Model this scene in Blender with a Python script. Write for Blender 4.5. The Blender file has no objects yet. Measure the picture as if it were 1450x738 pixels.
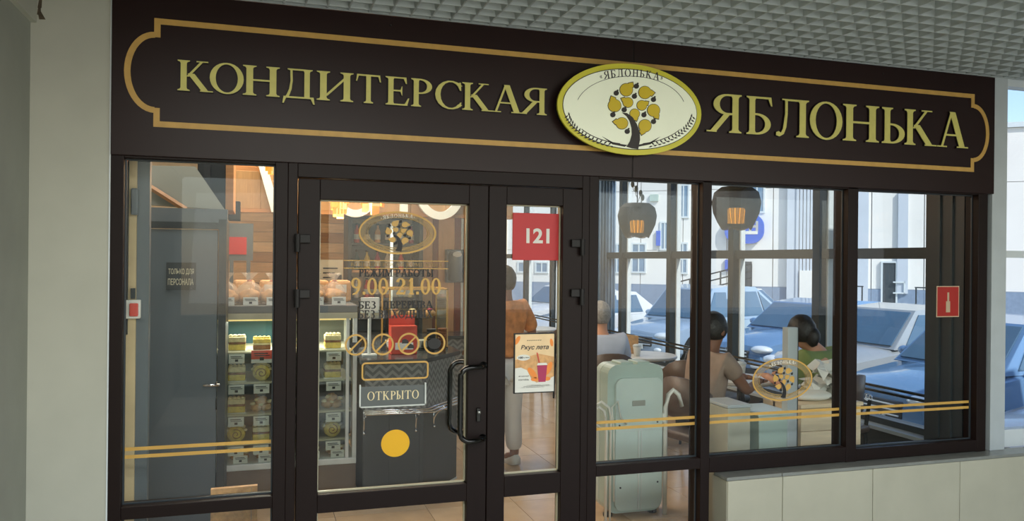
import bpy, bmesh, math, random
from mathutils import Vector, Matrix, noise
random.seed(7)
S = bpy.context.scene
COL = S.collection
pi = math.pi

# ------------------------------------------------------------------ camera
CAM_H, CAM_D, FPX = 1.65, 3.9, 1130.0
YAW, ROLL = math.radians(17.6), 0.0098
cam = bpy.data.cameras.new('camera')
cam.sensor_width = 36.0
cam.lens = 36.0 * FPX / 1450.0
cam.clip_start = 0.05
cam.clip_end = 400
camo = bpy.data.objects.new('camera', cam)
COL.objects.link(camo)
camo.matrix_world = (Matrix.Translation((0, -CAM_D, CAM_H)) @ Matrix.Rotation(-YAW, 4, 'Z')
                     @ Matrix.Rotation(pi / 2, 4, 'X') @ Matrix.Rotation(ROLL, 4, 'Z'))
S.camera = camo

# ------------------------------------------------------------------ sky, sun, exposure
SUN_DIR = Vector((0.20, -0.70, 0.68)).normalized()      # towards the sun
w = bpy.data.worlds.new('sky')
S.world = w
w.use_nodes = True
nt = w.node_tree
bg = nt.nodes['Background']
sky = nt.nodes.new('ShaderNodeTexSky')
sky.sky_type = 'NISHITA'
sky.sun_disc = False
sky.sun_elevation = math.asin(SUN_DIR.z)
sky.sun_rotation = math.atan2(SUN_DIR.x, SUN_DIR.y)
sky.air_density = 1.0
sky.dust_density = 0.6
nt.links.new(sky.outputs[0], bg.inputs[0])
bg.inputs[1].default_value = 0.25
sun = bpy.data.lights.new('sun', 'SUN')
sun.energy = 4.3
sun.angle = 0.01
sun.color = (1.0, 0.95, 0.88)
suno = bpy.data.objects.new('sun', sun)
COL.objects.link(suno)
suno.rotation_euler = SUN_DIR.to_track_quat('Z', 'Y').to_euler()


def area(name, loc, size, energy, color, direction):
    l = bpy.data.lights.new(name, 'AREA')
    l.shape = 'RECTANGLE'
    l.size, l.size_y = size
    l.energy = energy
    l.color = color
    o = bpy.data.objects.new(name, l)
    COL.objects.link(o)
    o.location = loc
    o.rotation_euler = Vector(direction).to_track_quat('-Z', 'Y').to_euler()
    return o


# added unseen area lamps: fill for the hall behind the camera and the shop
area('hall_fill_light', (.0, -3.4, 2.80), (1.6, .6), 85, (1.0, 1.0, 0.95), (0, 0, -1))
area('hall_fill_light_mid', (2.8, -4.2, 2.78), (4.5, 1.0), 165, (0.98, 1.0, 0.96), (0, 0, -1))
area('hall_daylight_fill', (3.5, -6.9, 1.8), (10.0, 1.7), 60, (0.85, 0.93, 1.0), (-.5, 1, .12))  # added area lamp standing in for daylight through the unseen back windows
area('shop_fill_light', (0.6, 2.6, 3.1), (2.4, 1.2), 95, (1.0, 0.86, 0.68), (0, 0, -1))
area('shop_fill_light_far', (3.0, 5.5, 3.1), (1.6, 3.0), 60, (1.0, 0.92, 0.82), (0, 0, -1))
area('shop_fill_light_front', (-0.2, 0.8, 3.1), (1.0, 0.5), 22, (1.0, 0.93, 0.85), (0, 0, -1))
vs = S.view_settings
vs.view_transform = 'Standard'
vs.look = 'None'
vs.exposure = 0.0
vs.gamma = 1.0
vs.use_curve_mapping = False


# ------------------------------------------------------------------ photograph pixel -> point on a world plane
def ray(px, py):
    u, v = px - 725, py - 369
    c, s = math.cos(ROLL), math.sin(ROLL)
    a, b = (u * c - v * s) / FPX, (u * s + v * c) / FPX
    return Vector((math.sin(YAW) + a * math.cos(YAW), math.cos(YAW) - a * math.sin(YAW), -b))


def PY(px, py, Y=0.0):
    d = ray(px, py)
    k = (Y + CAM_D) / d.y
    return k * d.x, CAM_H + k * d.z


def rect(x0, y0, x1, y1, Y):
    """image box -> (X0, X1, Z0, Z1) on the plane y=Y"""
    xm, ym = (x0 + x1) / 2, (y0 + y1) / 2
    return PY(x0, ym, Y)[0], PY(x1, ym, Y)[0], PY(xm, y1, Y)[1], PY(xm, y0, Y)[1]


# ------------------------------------------------------------------ materials
MT = {}


def lin(c):
    return tuple((x / 12.92 if x <= .04045 else ((x + .055) / 1.055) ** 2.4) for x in c)


def mat(name, col, rough=.5, metal=0, var=.06, scale=8, bump=0, emit=0, spec=.5, coat=0, stretch=(1, 1, 1)):
    """procedural principled material; col is an sRGB triple 0..1"""
    if name in MT:
        return MT[name]
    m = bpy.data.materials.new(name)
    m.use_nodes = True
    n, l = m.node_tree.nodes, m.node_tree.links
    b = n['Principled BSDF']
    c = lin(col)
    tc = n.new('ShaderNodeTexCoord')
    mp = n.new('ShaderNodeMapping')
    mp.inputs['Scale'].default_value = stretch
    l.new(tc.outputs['Object'], mp.inputs[0])
    nz = n.new('ShaderNodeTexNoise')
    nz.inputs['Scale'].default_value = scale
    nz.inputs['Detail'].default_value = 4
    l.new(mp.outputs[0], nz.inputs['Vector'])
    r = n.new('ShaderNodeValToRGB')
    r.color_ramp.elements[0].position = .3
    r.color_ramp.elements[1].position = .7
    r.color_ramp.elements[0].color = (*[x * (1 - var * 1.5) for x in c], 1)
    r.color_ramp.elements[1].color = (*[min(1, x * (1 + var * 1.5)) for x in c], 1)
    l.new(nz.outputs[0], r.inputs[0])
    l.new(r.outputs[0], b.inputs['Base Color'])
    b.inputs['Roughness'].default_value = rough
    b.inputs['Metallic'].default_value = metal
    b.inputs['Specular IOR Level'].default_value = spec
    b.inputs['Coat Weight'].default_value = coat
    if emit:
        l.new(r.outputs[0], b.inputs['Emission Color'])
        b.inputs['Emission Strength'].default_value = emit
    if bump:
        bp = n.new('ShaderNodeBump')
        bp.inputs['Strength'].default_value = bump
        bp.inputs['Distance'].default_value = .01
        l.new(nz.outputs[0], bp.inputs['Height'])
        l.new(bp.outputs[0], b.inputs['Normal'])
    MT[name] = m
    return m


def glassmat(name, tint=(1, 1, 1), refl=1.0, rough=0.0):
    m = bpy.data.materials.new(name)
    m.use_nodes = True
    n, l = m.node_tree.nodes, m.node_tree.links
    n.remove(n['Principled BSDF'])
    out = n['Material Output']
    t = n.new('ShaderNodeBsdfTransparent')
    t.inputs[0].default_value = (*tint, 1)
    g = n.new('ShaderNodeBsdfGlossy')
    g.inputs['Roughness'].default_value = rough
    f = n.new('ShaderNodeLayerWeight')          # Schlick: 0.04 + 0.96 * facing^5
    f.inputs[0].default_value = .5
    pw = n.new('ShaderNodeMath')
    pw.operation = 'POWER'
    pw.inputs[1].default_value = 5
    l.new(f.outputs['Facing'], pw.inputs[0])
    mu = n.new('ShaderNodeMath')
    mu.operation = 'MULTIPLY_ADD'
    mu.inputs[1].default_value = .96 * refl
    mu.inputs[2].default_value = .04 * refl
    l.new(pw.outputs[0], mu.inputs[0])
    mx = n.new('ShaderNodeMixShader')
    l.new(mu.outputs[0], mx.inputs[0])
    l.new(t.outputs[0], mx.inputs[1])
    l.new(g.outputs[0], mx.inputs[2])
    l.new(mx.outputs[0], out.inputs[0])
    MT[name] = m
    return m


def film(name, col, alpha, rough=.5, metal=0):
    m = mat(name, col, rough, metal, .04)
    m.node_tree.nodes['Principled BSDF'].inputs['Alpha'].default_value = alpha
    return m


def chevron(name, c1, c2):
    m = bpy.data.materials.new(name)
    m.use_nodes = True
    n, l = m.node_tree.nodes, m.node_tree.links
    b = n['Principled BSDF']
    tc = n.new('ShaderNodeTexCoord')
    sp = n.new('ShaderNodeSeparateXYZ')
    l.new(tc.outputs['Object'], sp.inputs[0])

    def M(op, a, bb=None):
        q = n.new('ShaderNodeMath')
        q.operation = op
        for i, v in enumerate((a, bb)):
            if v is None: continue
            if isinstance(v, (int, float)): q.inputs[i].default_value = v
            else: l.new(v, q.inputs[i])
        return q.outputs[0]
    s = M('ADD', sp.outputs[0], sp.outputs[1])
    zig = M('PINGPONG', s, .045)
    k = M('MODULO', M('ADD', M('ADD', sp.outputs[2], M('MULTIPLY', zig, -.9)), 10), .05)
    e = M('GREATER_THAN', k, .025)
    mx = n.new('ShaderNodeMixRGB')
    l.new(e, mx.inputs[0])
    mx.inputs[1].default_value = (*lin(c1), 1)
    mx.inputs[2].default_value = (*lin(c2), 1)
    l.new(mx.outputs[0], b.inputs['Base Color'])
    b.inputs['Roughness'].default_value = .35
    MT[name] = m
    return m


mat('frame_brown', (.098, .052, .042), .45, 0, .05, 30, spec=.2)
mat('frame_inner', (.06, .045, .04), .6)
mat('sign_brown', (.125, .055, .045), .38, 0, .04, 3, spec=.28)
mat('gold_line', (.76, .60, .30), .45, 0, .05, 20)
mat('gold_letter', (.80, .77, .42), .42, .0, .04, 20)
mat('letter_side', (.05, .03, .02), .5)
mat('badge_face', (.93, .95, .85), .4, 0, .01, emit=.12)  # faint glow added to the face to lift its brightness
mat('badge_rim', (.83, .80, .22), .4, 0, .03)
mat('badge_yellow', (.84, .73, .08), .4, 0, .03)
mat('badge_ink', (.17, .15, .13), .5)
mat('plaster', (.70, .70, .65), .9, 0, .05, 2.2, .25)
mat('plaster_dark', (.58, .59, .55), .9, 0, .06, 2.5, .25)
mat('crack', (.30, .26, .20), .9, 0, .2, 60)
mat('white_paint', (.70, .73, .74), .5, 0, .03)
mat('white_frame', (.82, .85, .86), .4, 0, .02)
mat('ledge_stone', (.50, .51, .49), .18, 0, .05, 14)
mat('cream_tile', (.70, .69, .62), .28, 0, .03, 5)
mat('grout', (.33, .32, .29), .9)
mat('slat_grey', (.65, .68, .68), .45, .0, .03)
mat('void_dark', (.05, .055, .055), .9)
mat('hall_floor', (.68, .67, .63), .3, 0, .05, 6)
mat('floor_tile', (.82, .70, .56), .16, 0, .06, 5)
mat('floor_tile_b', (.80, .67, .52), .16, 0, .06, 6)
mat('shop_wall', (.80, .74, .64), .7)
mat('shop_ceiling', (.30, .27, .25), .9)
mat('steel_black', (.03, .03, .03), .18, .4, .02, coat=.5)
mat('black', (.05, .05, .05), .5)
mat('chrome', (.85, .86, .87), .12, 1, .02)
mat('window_grey', (.18, .21, .23), .4, 0, .04)
mat('wood_a', (.80, .62, .42), .5, 0, .09, 6, stretch=(1, 1, 12))
mat('wood_b', (.68, .49, .31), .5, 0, .09, 6, stretch=(1, 1, 12))
mat('wood_c', (.88, .72, .53), .5, 0, .08, 6, stretch=(1, 1, 12))
mat('wood_red', (.52, .27, .18), .5, 0, .1, 6, stretch=(12, 12, 1))
mat('wood_fascia', (.66, .52, .35), .5, 0, .1, 9, stretch=(14, 1, 1))
mat('wood_peach', (.85, .65, .46), .5, 0, .06, 6, stretch=(12, 12, 1))
mat('wood_pale', (.95, .86, .72), .5, 0, .05, 5, stretch=(1, 1, 10))
mat('letter_white', (.90, .92, .90), .5, 0, .01)
mat('staff_grey', (.36, .39, .41), .4, 0, .04, 3)
mat('staff_door', (.29, .33, .36), .35, 0, .04, 3)
mat('staff_dark', (.12, .15, .17), .4)
mat('beige_strip', (.80, .71, .55), .6)
mat('slate', (.17, .19, .21), .4)
mat('counter_black', (.17, .18, .17), .35, 0, .05, 4)
mat('counter_top', (.25, .26, .27), .2)
chevron('chevron_tile', (.36, .37, .37), (.52, .53, .52))
mat('case_brown', (.42, .35, .28), .5, 0, .04)
mat('case_white', (.80, .82, .80), .35)
mat('case_back', (.36, .38, .34), .5)
mat('shelf_pale', (.70, .68, .58), .3)
mat('pastry_yellow', (.88, .77, .36), .6, 0, .15, 40, .5)
mat('pastry_cream', (.90, .84, .66), .6, 0, .10, 40, .5)
mat('pastry_brown', (.52, .32, .17), .6, 0, .2, 40, .5)
mat('bread_tan', (.82, .63, .42), .6, 0, .16, 30, .5)
mat('paper', (.88, .88, .85), .6, 0, .03)
mat('ink', (.15, .15, .17), .6)
mat('tag_red', (.82, .28, .22), .5)
mat('teal', (.10, .33, .38), .5)
mat('red_box', (.78, .25, .17), .5)
mat('sign_red', (.74, .12, .14), .45, 0, .02)
mat('orange', (.93, .55, .22), .5)
mat('peach', (.92, .80, .62), .5)
mat('berry', (.66, .16, .34), .45)
mat('disc_yellow', (.90, .68, .05), .5, 0, .02)
mat('lamp_warm', (1.0, .66, .20), .5, emit=2.4)
mat('shell_warm', (1.0, .66, .26), .5, emit=.55)
mat('shell_cream', (1.0, .84, .56), .5, emit=.6)
mat('lamp_cream', (1.0, .84, .55), .5, emit=.9)
mat('shade_grey', (.42, .40, .36), .6, 0, .1, 40, stretch=(1, 1, .1))
film('shade_mesh', (.36, .35, .31), .62, .7)
film('gold_film', (.80, .63, .31), .95, .4)
film('gold_film_thin', (.74, .62, .38), .62, .35)
film('gold_wash', (.70, .60, .42), .30, .35)
film('etched', (.75, .77, .78), .35, .5)
film('red_film', (.72, .16, .13), .75, .4)
film('film_pale', (.80, .72, .60), .8, .5)
mat('ink_film', (.06, .05, .05), .5)
glassmat('glass', (.97, .985, .98), .5)
glassmat('glass_side', (.95, .97, .98), .8)
glassmat('glass_case', (.92, .96, .94), .9)
mat('brown_leather', (.36, .29, .25), .45, 0, .08, 10)
mat('dark_leather', (.17, .17, .19), .45)
mat('table_white', (.86, .86, .84), .35)
mat('case_green', (.68, .75, .71), .35, 0, .04, 4)
mat('case_green_light', (.76, .82, .79), .35, 0, .04, 4)
mat('tube_white', (.88, .88, .84), .35)
mat('skin', (.80, .58, .46), .55, 0, .03)
mat('skin_tan', (.52, .35, .26), .55, 0, .03)
mat('hair_dark', (.10, .08, .07), .5, 0, .2, 60, .4)
mat('hair_grey', (.62, .60, .58), .6, 0, .15, 60, .4)
mat('blouse', (.80, .52, .30), .7, 0, .22, 14)
mat('shirt_white', (.80, .83, .90), .7, 0, .04, 10)
mat('trouser_white', (.85, .84, .82), .7, 0, .03)
mat('shirt_taupe', (.60, .52, .46), .7, 0, .08, 12)
mat('shirt_green', (.48, .54, .30), .7, 0, .06)
mat('trouser_dark', (.20, .21, .24), .8)
mat('asphalt', (.58, .57, .55), .9, 0, .06, 12)
mat('paving', (.80, .79, .76), .85, 0, .04, 6)
mat('facade_white', (.90, .89, .87), .7, 0, .02, .6)
mat('facade_blue', (.76, .79, .83), .6, 0, .03, 1)
mat('plinth_blue', (.50, .57, .66), .7)
mat('pane_blue', (.45, .56, .66), .12, 0, .1, 1)
mat('door_dark', (.26, .29, .31), .3)
mat('step_pale', (.82, .80, .76), .8)
mat('logo_blue', (.20, .38, .78), .5)
mat('tyre', (.08, .08, .08), .8)
mat('car_glass', (.30, .42, .52), .06, 0, .06, 2, spec=.8)
mat('lens', (.90, .93, .95), .08, .2, .02)
mat('grille', (.20, .21, .22), .4)
for nm, c in dict(car_blue=(.42, .57, .73), car_steel=(.62, .70, .78), car_white=(.88, .88, .88),
                  car_silver=(.66, .68, .69), car_navy=(.25, .34, .48)).items():
    mat(nm, c, .22, .15, .02, 1, coat=.8)


# ------------------------------------------------------------------ mesh builder
ORG = {}


class MB:
    def __init__(self):
        self.v, self.f = [], []

    def add(self, vs, fs):
        o = len(self.v)
        self.v += [tuple(p) for p in vs]
        self.f += [tuple(i + o for i in f) for f in fs]
        return self

    def box(self, x0, x1, y0, y1, z0, z1):
        x0, x1 = sorted((x0, x1)); y0, y1 = sorted((y0, y1)); z0, z1 = sorted((z0, z1))
        return self.add([(x0, y0, z0), (x1, y0, z0), (x1, y1, z0), (x0, y1, z0), (x0, y0, z1), (x1, y0, z1), (x1, y1, z1), (x0, y1, z1)],
                        [(0, 3, 2, 1), (4, 5, 6, 7), (0, 1, 5, 4), (1, 2, 6, 5), (2, 3, 7, 6), (3, 0, 4, 7)])

    def bbox(self, x0, x1, y0, y1, z0, z1, b=.01):
        """box with chamfered vertical and horizontal edges (bevelled through bmesh)"""
        bm = bmesh.new()
        bmesh.ops.create_cube(bm, size=1)
        for v in bm.verts:
            v.co = Vector(((x0 + x1) / 2 + v.co.x * abs(x1 - x0), (y0 + y1) / 2 + v.co.y * abs(y1 - y0), (z0 + z1) / 2 + v.co.z * abs(z1 - z0)))
        bmesh.ops.bevel(bm, geom=bm.edges[:], offset=b, segments=2, profile=.5, affect='EDGES')
        bm.verts.index_update()
        self.add([v.co[:] for v in bm.verts], [[v.index for v in f.verts] for f in bm.faces])
        bm.free()
        return self

    def prism(self, pts, y0, y1, plane='xz'):
        n = len(pts)
        a = sum(pts[i][0] * pts[(i + 1) % n][1] - pts[(i + 1) % n][0] * pts[i][1] for i in range(n))
        if a < 0: pts = pts[::-1]

        def q(p, d):
            return {'xz': (p[0], d, p[1]), 'xy': (p[0], p[1], d), 'yz': (d, p[0], p[1])}[plane]
        vs = [q(p, y0) for p in pts] + [q(p, y1) for p in pts]
        fs = [tuple(range(n)), tuple(range(2 * n - 1, n - 1, -1))]
        fs += [(i, i + n, (i + 1) % n + n, (i + 1) % n) for i in range(n)]
        return self.add(vs, fs)

    def tube(self, pts, r, n=8, cap=True):
        pts = [Vector(p) for p in pts]
        rs = r if isinstance(r, (list, tuple)) else [r] * len(pts)
        vs, fs = [], []
        for i, p in enumerate(pts):
            d = (pts[min(i + 1, len(pts) - 1)] - pts[max(i - 1, 0)]).normalized()
            a = d.cross(Vector((0, 0, 1)) if abs(d.z) < .9 else Vector((0, 1, 0))).normalized()
            if i and a.dot(pa) < 0: a = -a
            pa = a
            b = d.cross(a)
            for k in range(n):
                t = 2 * pi * k / n
                vs.append(p + (a * math.cos(t) + b * math.sin(t)) * rs[i])
        for i in range(len(pts) - 1):
            for k in range(n):
                fs.append((i * n + k, i * n + (k + 1) % n, (i + 1) * n + (k + 1) % n, (i + 1) * n + k))
        if cap:
            fs += [tuple(range(n)), tuple(range(len(pts) * n - 1, (len(pts) - 1) * n - 1, -1))]
        return self.add(vs, fs)

    def lathe(self, prof, c=(0, 0, 0), n=20, axis='z'):
        vs, fs = [], []
        for r, z in prof:
            for k in range(n):
                t = 2 * pi * k / n
                p = {'z': (r * math.cos(t), r * math.sin(t), z), 'y': (r * math.cos(t), z, r * math.sin(t)), 'x': (z, r * math.cos(t), r * math.sin(t))}[axis]
                vs.append((c[0] + p[0], c[1] + p[1], c[2] + p[2]))
        for i in range(len(prof) - 1):
            for k in range(n):
                fs.append((i * n + k, i * n + (k + 1) % n, (i + 1) * n + (k + 1) % n, (i + 1) * n + k))
        fs += [tuple(range(n))[::-1], tuple(range((len(prof) - 1) * n, len(prof) * n))]
        return self.add(vs, fs)

    def ell(self, c, r, n=16, m=10, nz=0, f=20):
        prof = [(math.sin(pi * i / m), -math.cos(pi * i / m)) for i in range(m + 1)]
        prof[0] = (.001, -1); prof[-1] = (.001, 1)
        t = MB().lathe(prof, n=n)
        vs = []
        for v in t.v:
            k = 1 + (nz * noise.noise(Vector(v) * f * .1 + Vector(c) * 7) if nz else 0)
            vs.append((c[0] + v[0] * r[0] * k, c[1] + v[1] * r[1] * k, c[2] + v[2] * r[2] * k))
        return self.add(vs, t.f)

    def loft(self, secs, closed=False, cap=True):
        n = len(secs[0])
        vs = [p for s in secs for p in s]
        fs = []
        for i in range(len(secs) - 1):
            for k in range(n):
                fs.append((i * n + k, i * n + (k + 1) % n, (i + 1) * n + (k + 1) % n, (i + 1) * n + k))
        if cap: fs += [tuple(range(n))[::-1], tuple(range((len(secs) - 1) * n, len(secs) * n))]
        return self.add(vs, fs)

    def xf(self, M):
        self.v = [tuple(M @ Vector(p)) for p in self.v]
        return self

    def build(self, name, m, parent=None, smooth=False, fix=True):
        o0 = ORG.get(parent.name, (0, 0, 0)) if parent else (0, 0, 0)
        me = bpy.data.meshes.new(name)
        me.from_pydata([(p[0] - o0[0], p[1] - o0[1], p[2] - o0[2]) for p in self.v], [], self.f)
        if fix:
            bm = bmesh.new()
            bm.from_mesh(me)
            bmesh.ops.recalc_face_normals(bm, faces=bm.faces)
            bm.to_mesh(me)
            bm.free()
        me.materials.append(MT[m] if isinstance(m, str) else m)
        if smooth:
            me.shade_smooth()
        o = bpy.data.objects.new(name, me)
        COL.objects.link(o)
        if parent:
            o.parent = parent
        ORG[o.name] = o0
        return o


def smooth_by_angle(o, a=40):
    me = o.data
    me.shade_smooth()
    try:
        me.set_sharp_from_angle(angle=math.radians(a))
    except Exception:
        pass
    return o


def tag(o, label, cat, group=None):
    o['label'] = label
    o['category'] = cat
    if group: o['group'] = group
    return o


def thing(name, label, cat, loc=(0, 0, 0), group=None):
    o = bpy.data.objects.new(name, None)
    o.empty_display_size = .1
    COL.objects.link(o)
    o.location = loc
    ORG[o.name] = tuple(loc)
    return tag(o, label, cat, group)


def struct(o):
    o['kind'] = 'structure'
    return o


def sempty(name, loc=(0, 0, 0)):
    o = bpy.data.objects.new(name, None)
    COL.objects.link(o)
    o.location = loc
    ORG[o.name] = tuple(loc)
    return struct(o)


def lab(o, text):
    o['label'] = text
    return o


def copy_tree(o, parent=None):
    c = o.copy()
    COL.objects.link(c)
    if parent: c.parent = parent
    for ch in list(o.children):
        copy_tree(ch, c)
    return c


# ------------------------------------------------------------------ serif lettering as polygons (cap height 1)
Bw, Tn = .15, .05


def gV(x, w=Bw, s=.075, top=1.0, ts=True, bs=True):
    p = []
    p += [(x - s, 0), (x + w + s, 0), (x + w + s, .03), (x + w + .02, .055), (x + w, .1)] if bs else [(x, 0), (x + w, 0)]
    p += [(x + w, top - .1), (x + w + .02, top - .055), (x + w + s, top - .03), (x + w + s, top), (x - s, top), (x - s, top - .03), (x - .02, top - .055), (x, top - .1)] if ts else [(x + w, top), (x, top)]
    if bs: p += [(x, .1), (x - .02, .055), (x - s, .03)]
    return p


def gD(x0, y0, x1, y1, w): return [(x0, y0), (x0 + w, y0), (x1 + w, y1), (x1, y1)]
def gB(x0, x1, y0, y1): return [(x0, y0), (x1, y0), (x1, y1), (x0, y1)]


def gA(cx, cy, rx, ry, a0, a1, w=Bw, t=Tn, n=14):
    o, i = [], []
    for k in range(n + 1):
        a = math.radians(a0 + (a1 - a0) * k / n)
        o.append((cx + rx * math.cos(a), cy + ry * math.sin(a)))
        i.append((cx + (rx - w) * math.cos(a), cy + (ry - t) * math.sin(a)))
    return o + i[::-1]


def ring(cx, cy, rx, ry, w=Bw, t=Tn): return [gA(cx, cy, rx, ry, 0, 180, w, t), gA(cx, cy, rx, ry, 180, 360, w, t)]


def G(ch):
    if ch == 'К': return [gV(.08), gD(.22, .47, .56, .97, .07), gB(.47, .76, .965, 1), gD(.60, .02, .25, .57, .17), gB(.56, .88, 0, .035)], .86
    if ch == 'О': return ring(.44, .5, .43, .52, .15, .05), .88
    if ch == 'Н': return [gV(.08), gV(.60), gB(.2, .62, .49, .545)], .84
    if ch == 'Д': return [gV(.62, ts=True, bs=False), gB(.05, .88, .0, .055), gB(.2, .65, .95, 1), [(.05, .05), (.02, -.18), (.06, -.18), (.12, 0), (.12, .05)], [(.88, .05), (.91, -.18), (.87, -.18), (.80, 0), (.80, .05)],
                          [(.12, .02), (.20, .06), (.27, .3), (.30, .6), (.29, .97), (.23, .97), (.24, .6), (.2, .3), (.14, .12), (.1, .05)], gB(.16, .34, .965, 1)], .92
    if ch == 'И': return [gV(.08), gV(.62), gD(.18, .16, .62, .80, .07)], .85
    if ch == 'Т': return [gV(.34, ts=False), gB(.04, .79, .945, 1), [(.04, .97), (.01, .76), (.045, .76), (.10, .95)], [(.79, .97), (.82, .76), (.785, .76), (.73, .95)]], .83
    if ch == 'Е': return [gV(.08), gB(.1, .60, .95, 1), gB(.1, .48, .49, .54), gB(.1, .64, 0, .05), [(.6, 1), (.62, .78), (.585, .78), (.52, .96)], [(.47, .67), (.485, .67), (.485, .36), (.47, .36), (.43, .5), (.43, .53)], [(.63, 0), (.69, .26), (.655, .26), (.55, .04)]], .70
    if ch == 'Р': return [gV(.08), gA(.27, .73, .36, .27, -90, 90), gB(.1, .28, .95, 1), gB(.1, .28, .46, .51)], .64
    if ch == 'С': return [gA(.47, .5, .45, .52, 42, 318), [(.72, .97), (.76, .97), (.77, .68), (.735, .68), (.66, .88)], [(.735, .24), (.78, .26), (.76, .1), (.68, .05)]], .80
    if ch == 'А': return [gD(.12, 0, .40, 1, .06), gD(.68, 0, .38, 1.02, .165), gB(.22, .70, .33, .38), gB(.0, .30, 0, .035), gB(.60, .94, 0, .035)], .92
    if ch == 'Я': return [gV(.62), gA(.50, .73, .34, .27, 90, 270), gB(.49, .65, .95, 1), gB(.45, .65, .46, .51), gD(.08, .02, .42, .48, .15), gB(.0, .24, 0, .035)], .86
    if ch == 'Б': return [gV(.08, ts=True), gB(.1, .66, .95, 1), [(.66, 1), (.69, .77), (.655, .77), (.58, .96)], gA(.27, .28, .38, .28, -90, 90), gB(.1, .28, .51, .56), gB(.1, .28, 0, .05)], .72
    if ch == 'Л': return [gV(.58), gB(.22, .6, .95, 1), [(.23, .97), (.29, .97), (.29, .6), (.26, .25), (.2, .06), (.1, -.01), (.02, .02), (.02, .1), (.08, .13), (.13, .09), (.18, .2), (.23, .6)], gB(.16, .34, .965, 1)], .82
    if ch == 'Ь': return [gV(.08), gA(.27, .28, .36, .28, -90, 90), gB(.1, .28, .51, .56), gB(.1, .28, 0, .05)], .66
    if ch == 'Ы': return [gV(.08), gA(.24, .28, .30, .28, -90, 90), gB(.1, .26, .51, .56), gB(.1, .26, 0, .05), gV(.70)], .94
    if ch == 'В': return [gV(.08), gA(.27, .28, .38, .28, -90, 90), gA(.27, .77, .32, .23, -90, 90), gB(.1, .28, .51, .56), gB(.1, .28, 0, .05), gB(.1, .28, .95, 1)], .68
    if ch == 'Ж': return [gV(.46), gD(.56, .45, .84, .97, .06), gD(.90, .0, .58, .55, .15), gD(.48, .45, .18, .97, .06), gD(.04, 0, .36, .55, .15), gB(.0, .22, 0, .035), gB(.88, 1.1, 0, .035)], 1.08
    if ch == 'М': return [gV(.08, w=.06), gV(.76), gD(.10, .97, .40, .08, .15), gD(.42, .08, .76, .97, .05)], .98
    if ch == 'З': return [gA(.28, .27, .34, .28, -130, 90), gA(.28, .76, .30, .25, -90, 130)], .64
    if ch == 'П': return [gV(.08), gV(.60), gB(.1, .7, .95, 1)], .84
    if ch == 'Х': return [gD(.60, 0, .1, 1, .17), gD(.1, 0, .62, 1, .06), gB(.0, .26, 0, .035), gB(.54, .84, 0, .035), gB(.02, .34, .965, 1), gB(.54, .78, .965, 1)], .84
    if ch == '0': return ring(.32, .5, .30, .51, .13, .05), .64
    if ch == '1': return [gV(.22, ts=False), gD(.1, .82, .3, 1, .06)], .50
    if ch == '2': return [gA(.3, .72, .28, .29, -20, 165), [(.56, .63), (.18, .1), (.04, 0), (.06, .08), (.42, .62)], gB(.04, .58, 0, .1), [(.58, 0), (.62, .2), (.58, .2), (.52, .08)]], .64
    if ch == '9': return ring(.30, .70, .28, .31, .12, .05) + [[(.58, .68), (.54, .3), (.36, .05), (.12, -.02), (.12, .03), (.3, .12), (.43, .35), (.46, .6)]], .62
    if ch == '-': return [gB(.04, .32, .36, .44)], .36
    if ch == '.': return [gB(.05, .19, 0, .14)], .24
    if ch == '«': return [gD(.14, .22, .02, .4, .06), gD(.02, .4, .14, .58, .06), gD(.28, .22, .16, .4, .06), gD(.16, .4, .28, .58, .06)], .38
    if ch == '»': return [gD(.02, .22, .14, .4, .06), gD(.14, .4, .02, .58, .06), gD(.16, .22, .28, .4, .06), gD(.28, .4, .16, .58, .06)], .38
    return [], .35


def grow(poly, g):
    n = len(poly)
    a = sum(poly[i][0] * poly[(i + 1) % n][1] - poly[(i + 1) % n][0] * poly[i][1] for i in range(n))
    if a < 0: poly = poly[::-1]
    out = []
    for i in range(n):
        p0, p1, p2 = Vector(poly[i - 1]), Vector(poly[i]), Vector(poly[(i + 1) % n])
        d1, d2 = (p1 - p0), (p2 - p1)
        if d1.length < 1e-6 or d2.length < 1e-6:
            out.append(tuple(p1)); continue
        d1.normalize(); d2.normalize()
        nn = Vector((d1.y + d2.y, -d1.x - d2.x))
        if nn.length < .2: nn = Vector((d1.y, -d1.x))
        else: nn = nn / max(nn.length_squared / 2, .6)
        out.append((p1.x + nn.x * g, p1.y + nn.y * g))
    return out


def glyph_polys(ch, x0, x1, z0, z1, g=0):
    ps, wd = G(ch)
    sx, sz = (x1 - x0) / wd, (z1 - z0)
    res = []
    for p in ps:
        q = [(x0 + a * sx, z0 + b * sz) for a, b in p]
        res.append(grow(q, g) if g else q)
    return res


def word(txt, x0, x1, z0, z1, ya, yb, mb=None, z0r=None, z1r=None, g=0):
    """whole word in one mesh between x0 and x1 (flat print); optional slope to z0r/z1r at the right end"""
    mb = mb or MB()
    ws = [G(c)[1] + .08 for c in txt]
    tot = sum(ws) - .08
    x = 0
    k = (x1 - x0) / tot
    for c, wd in zip(txt, ws):
        for i_, p in enumerate(glyph_polys(c, x0 + x * k, x0 + (x + wd - .08) * k, z0, z1, g)):
            mb.prism(p, ya - .00012 * i_, yb)
        x += wd
    return mb


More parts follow.
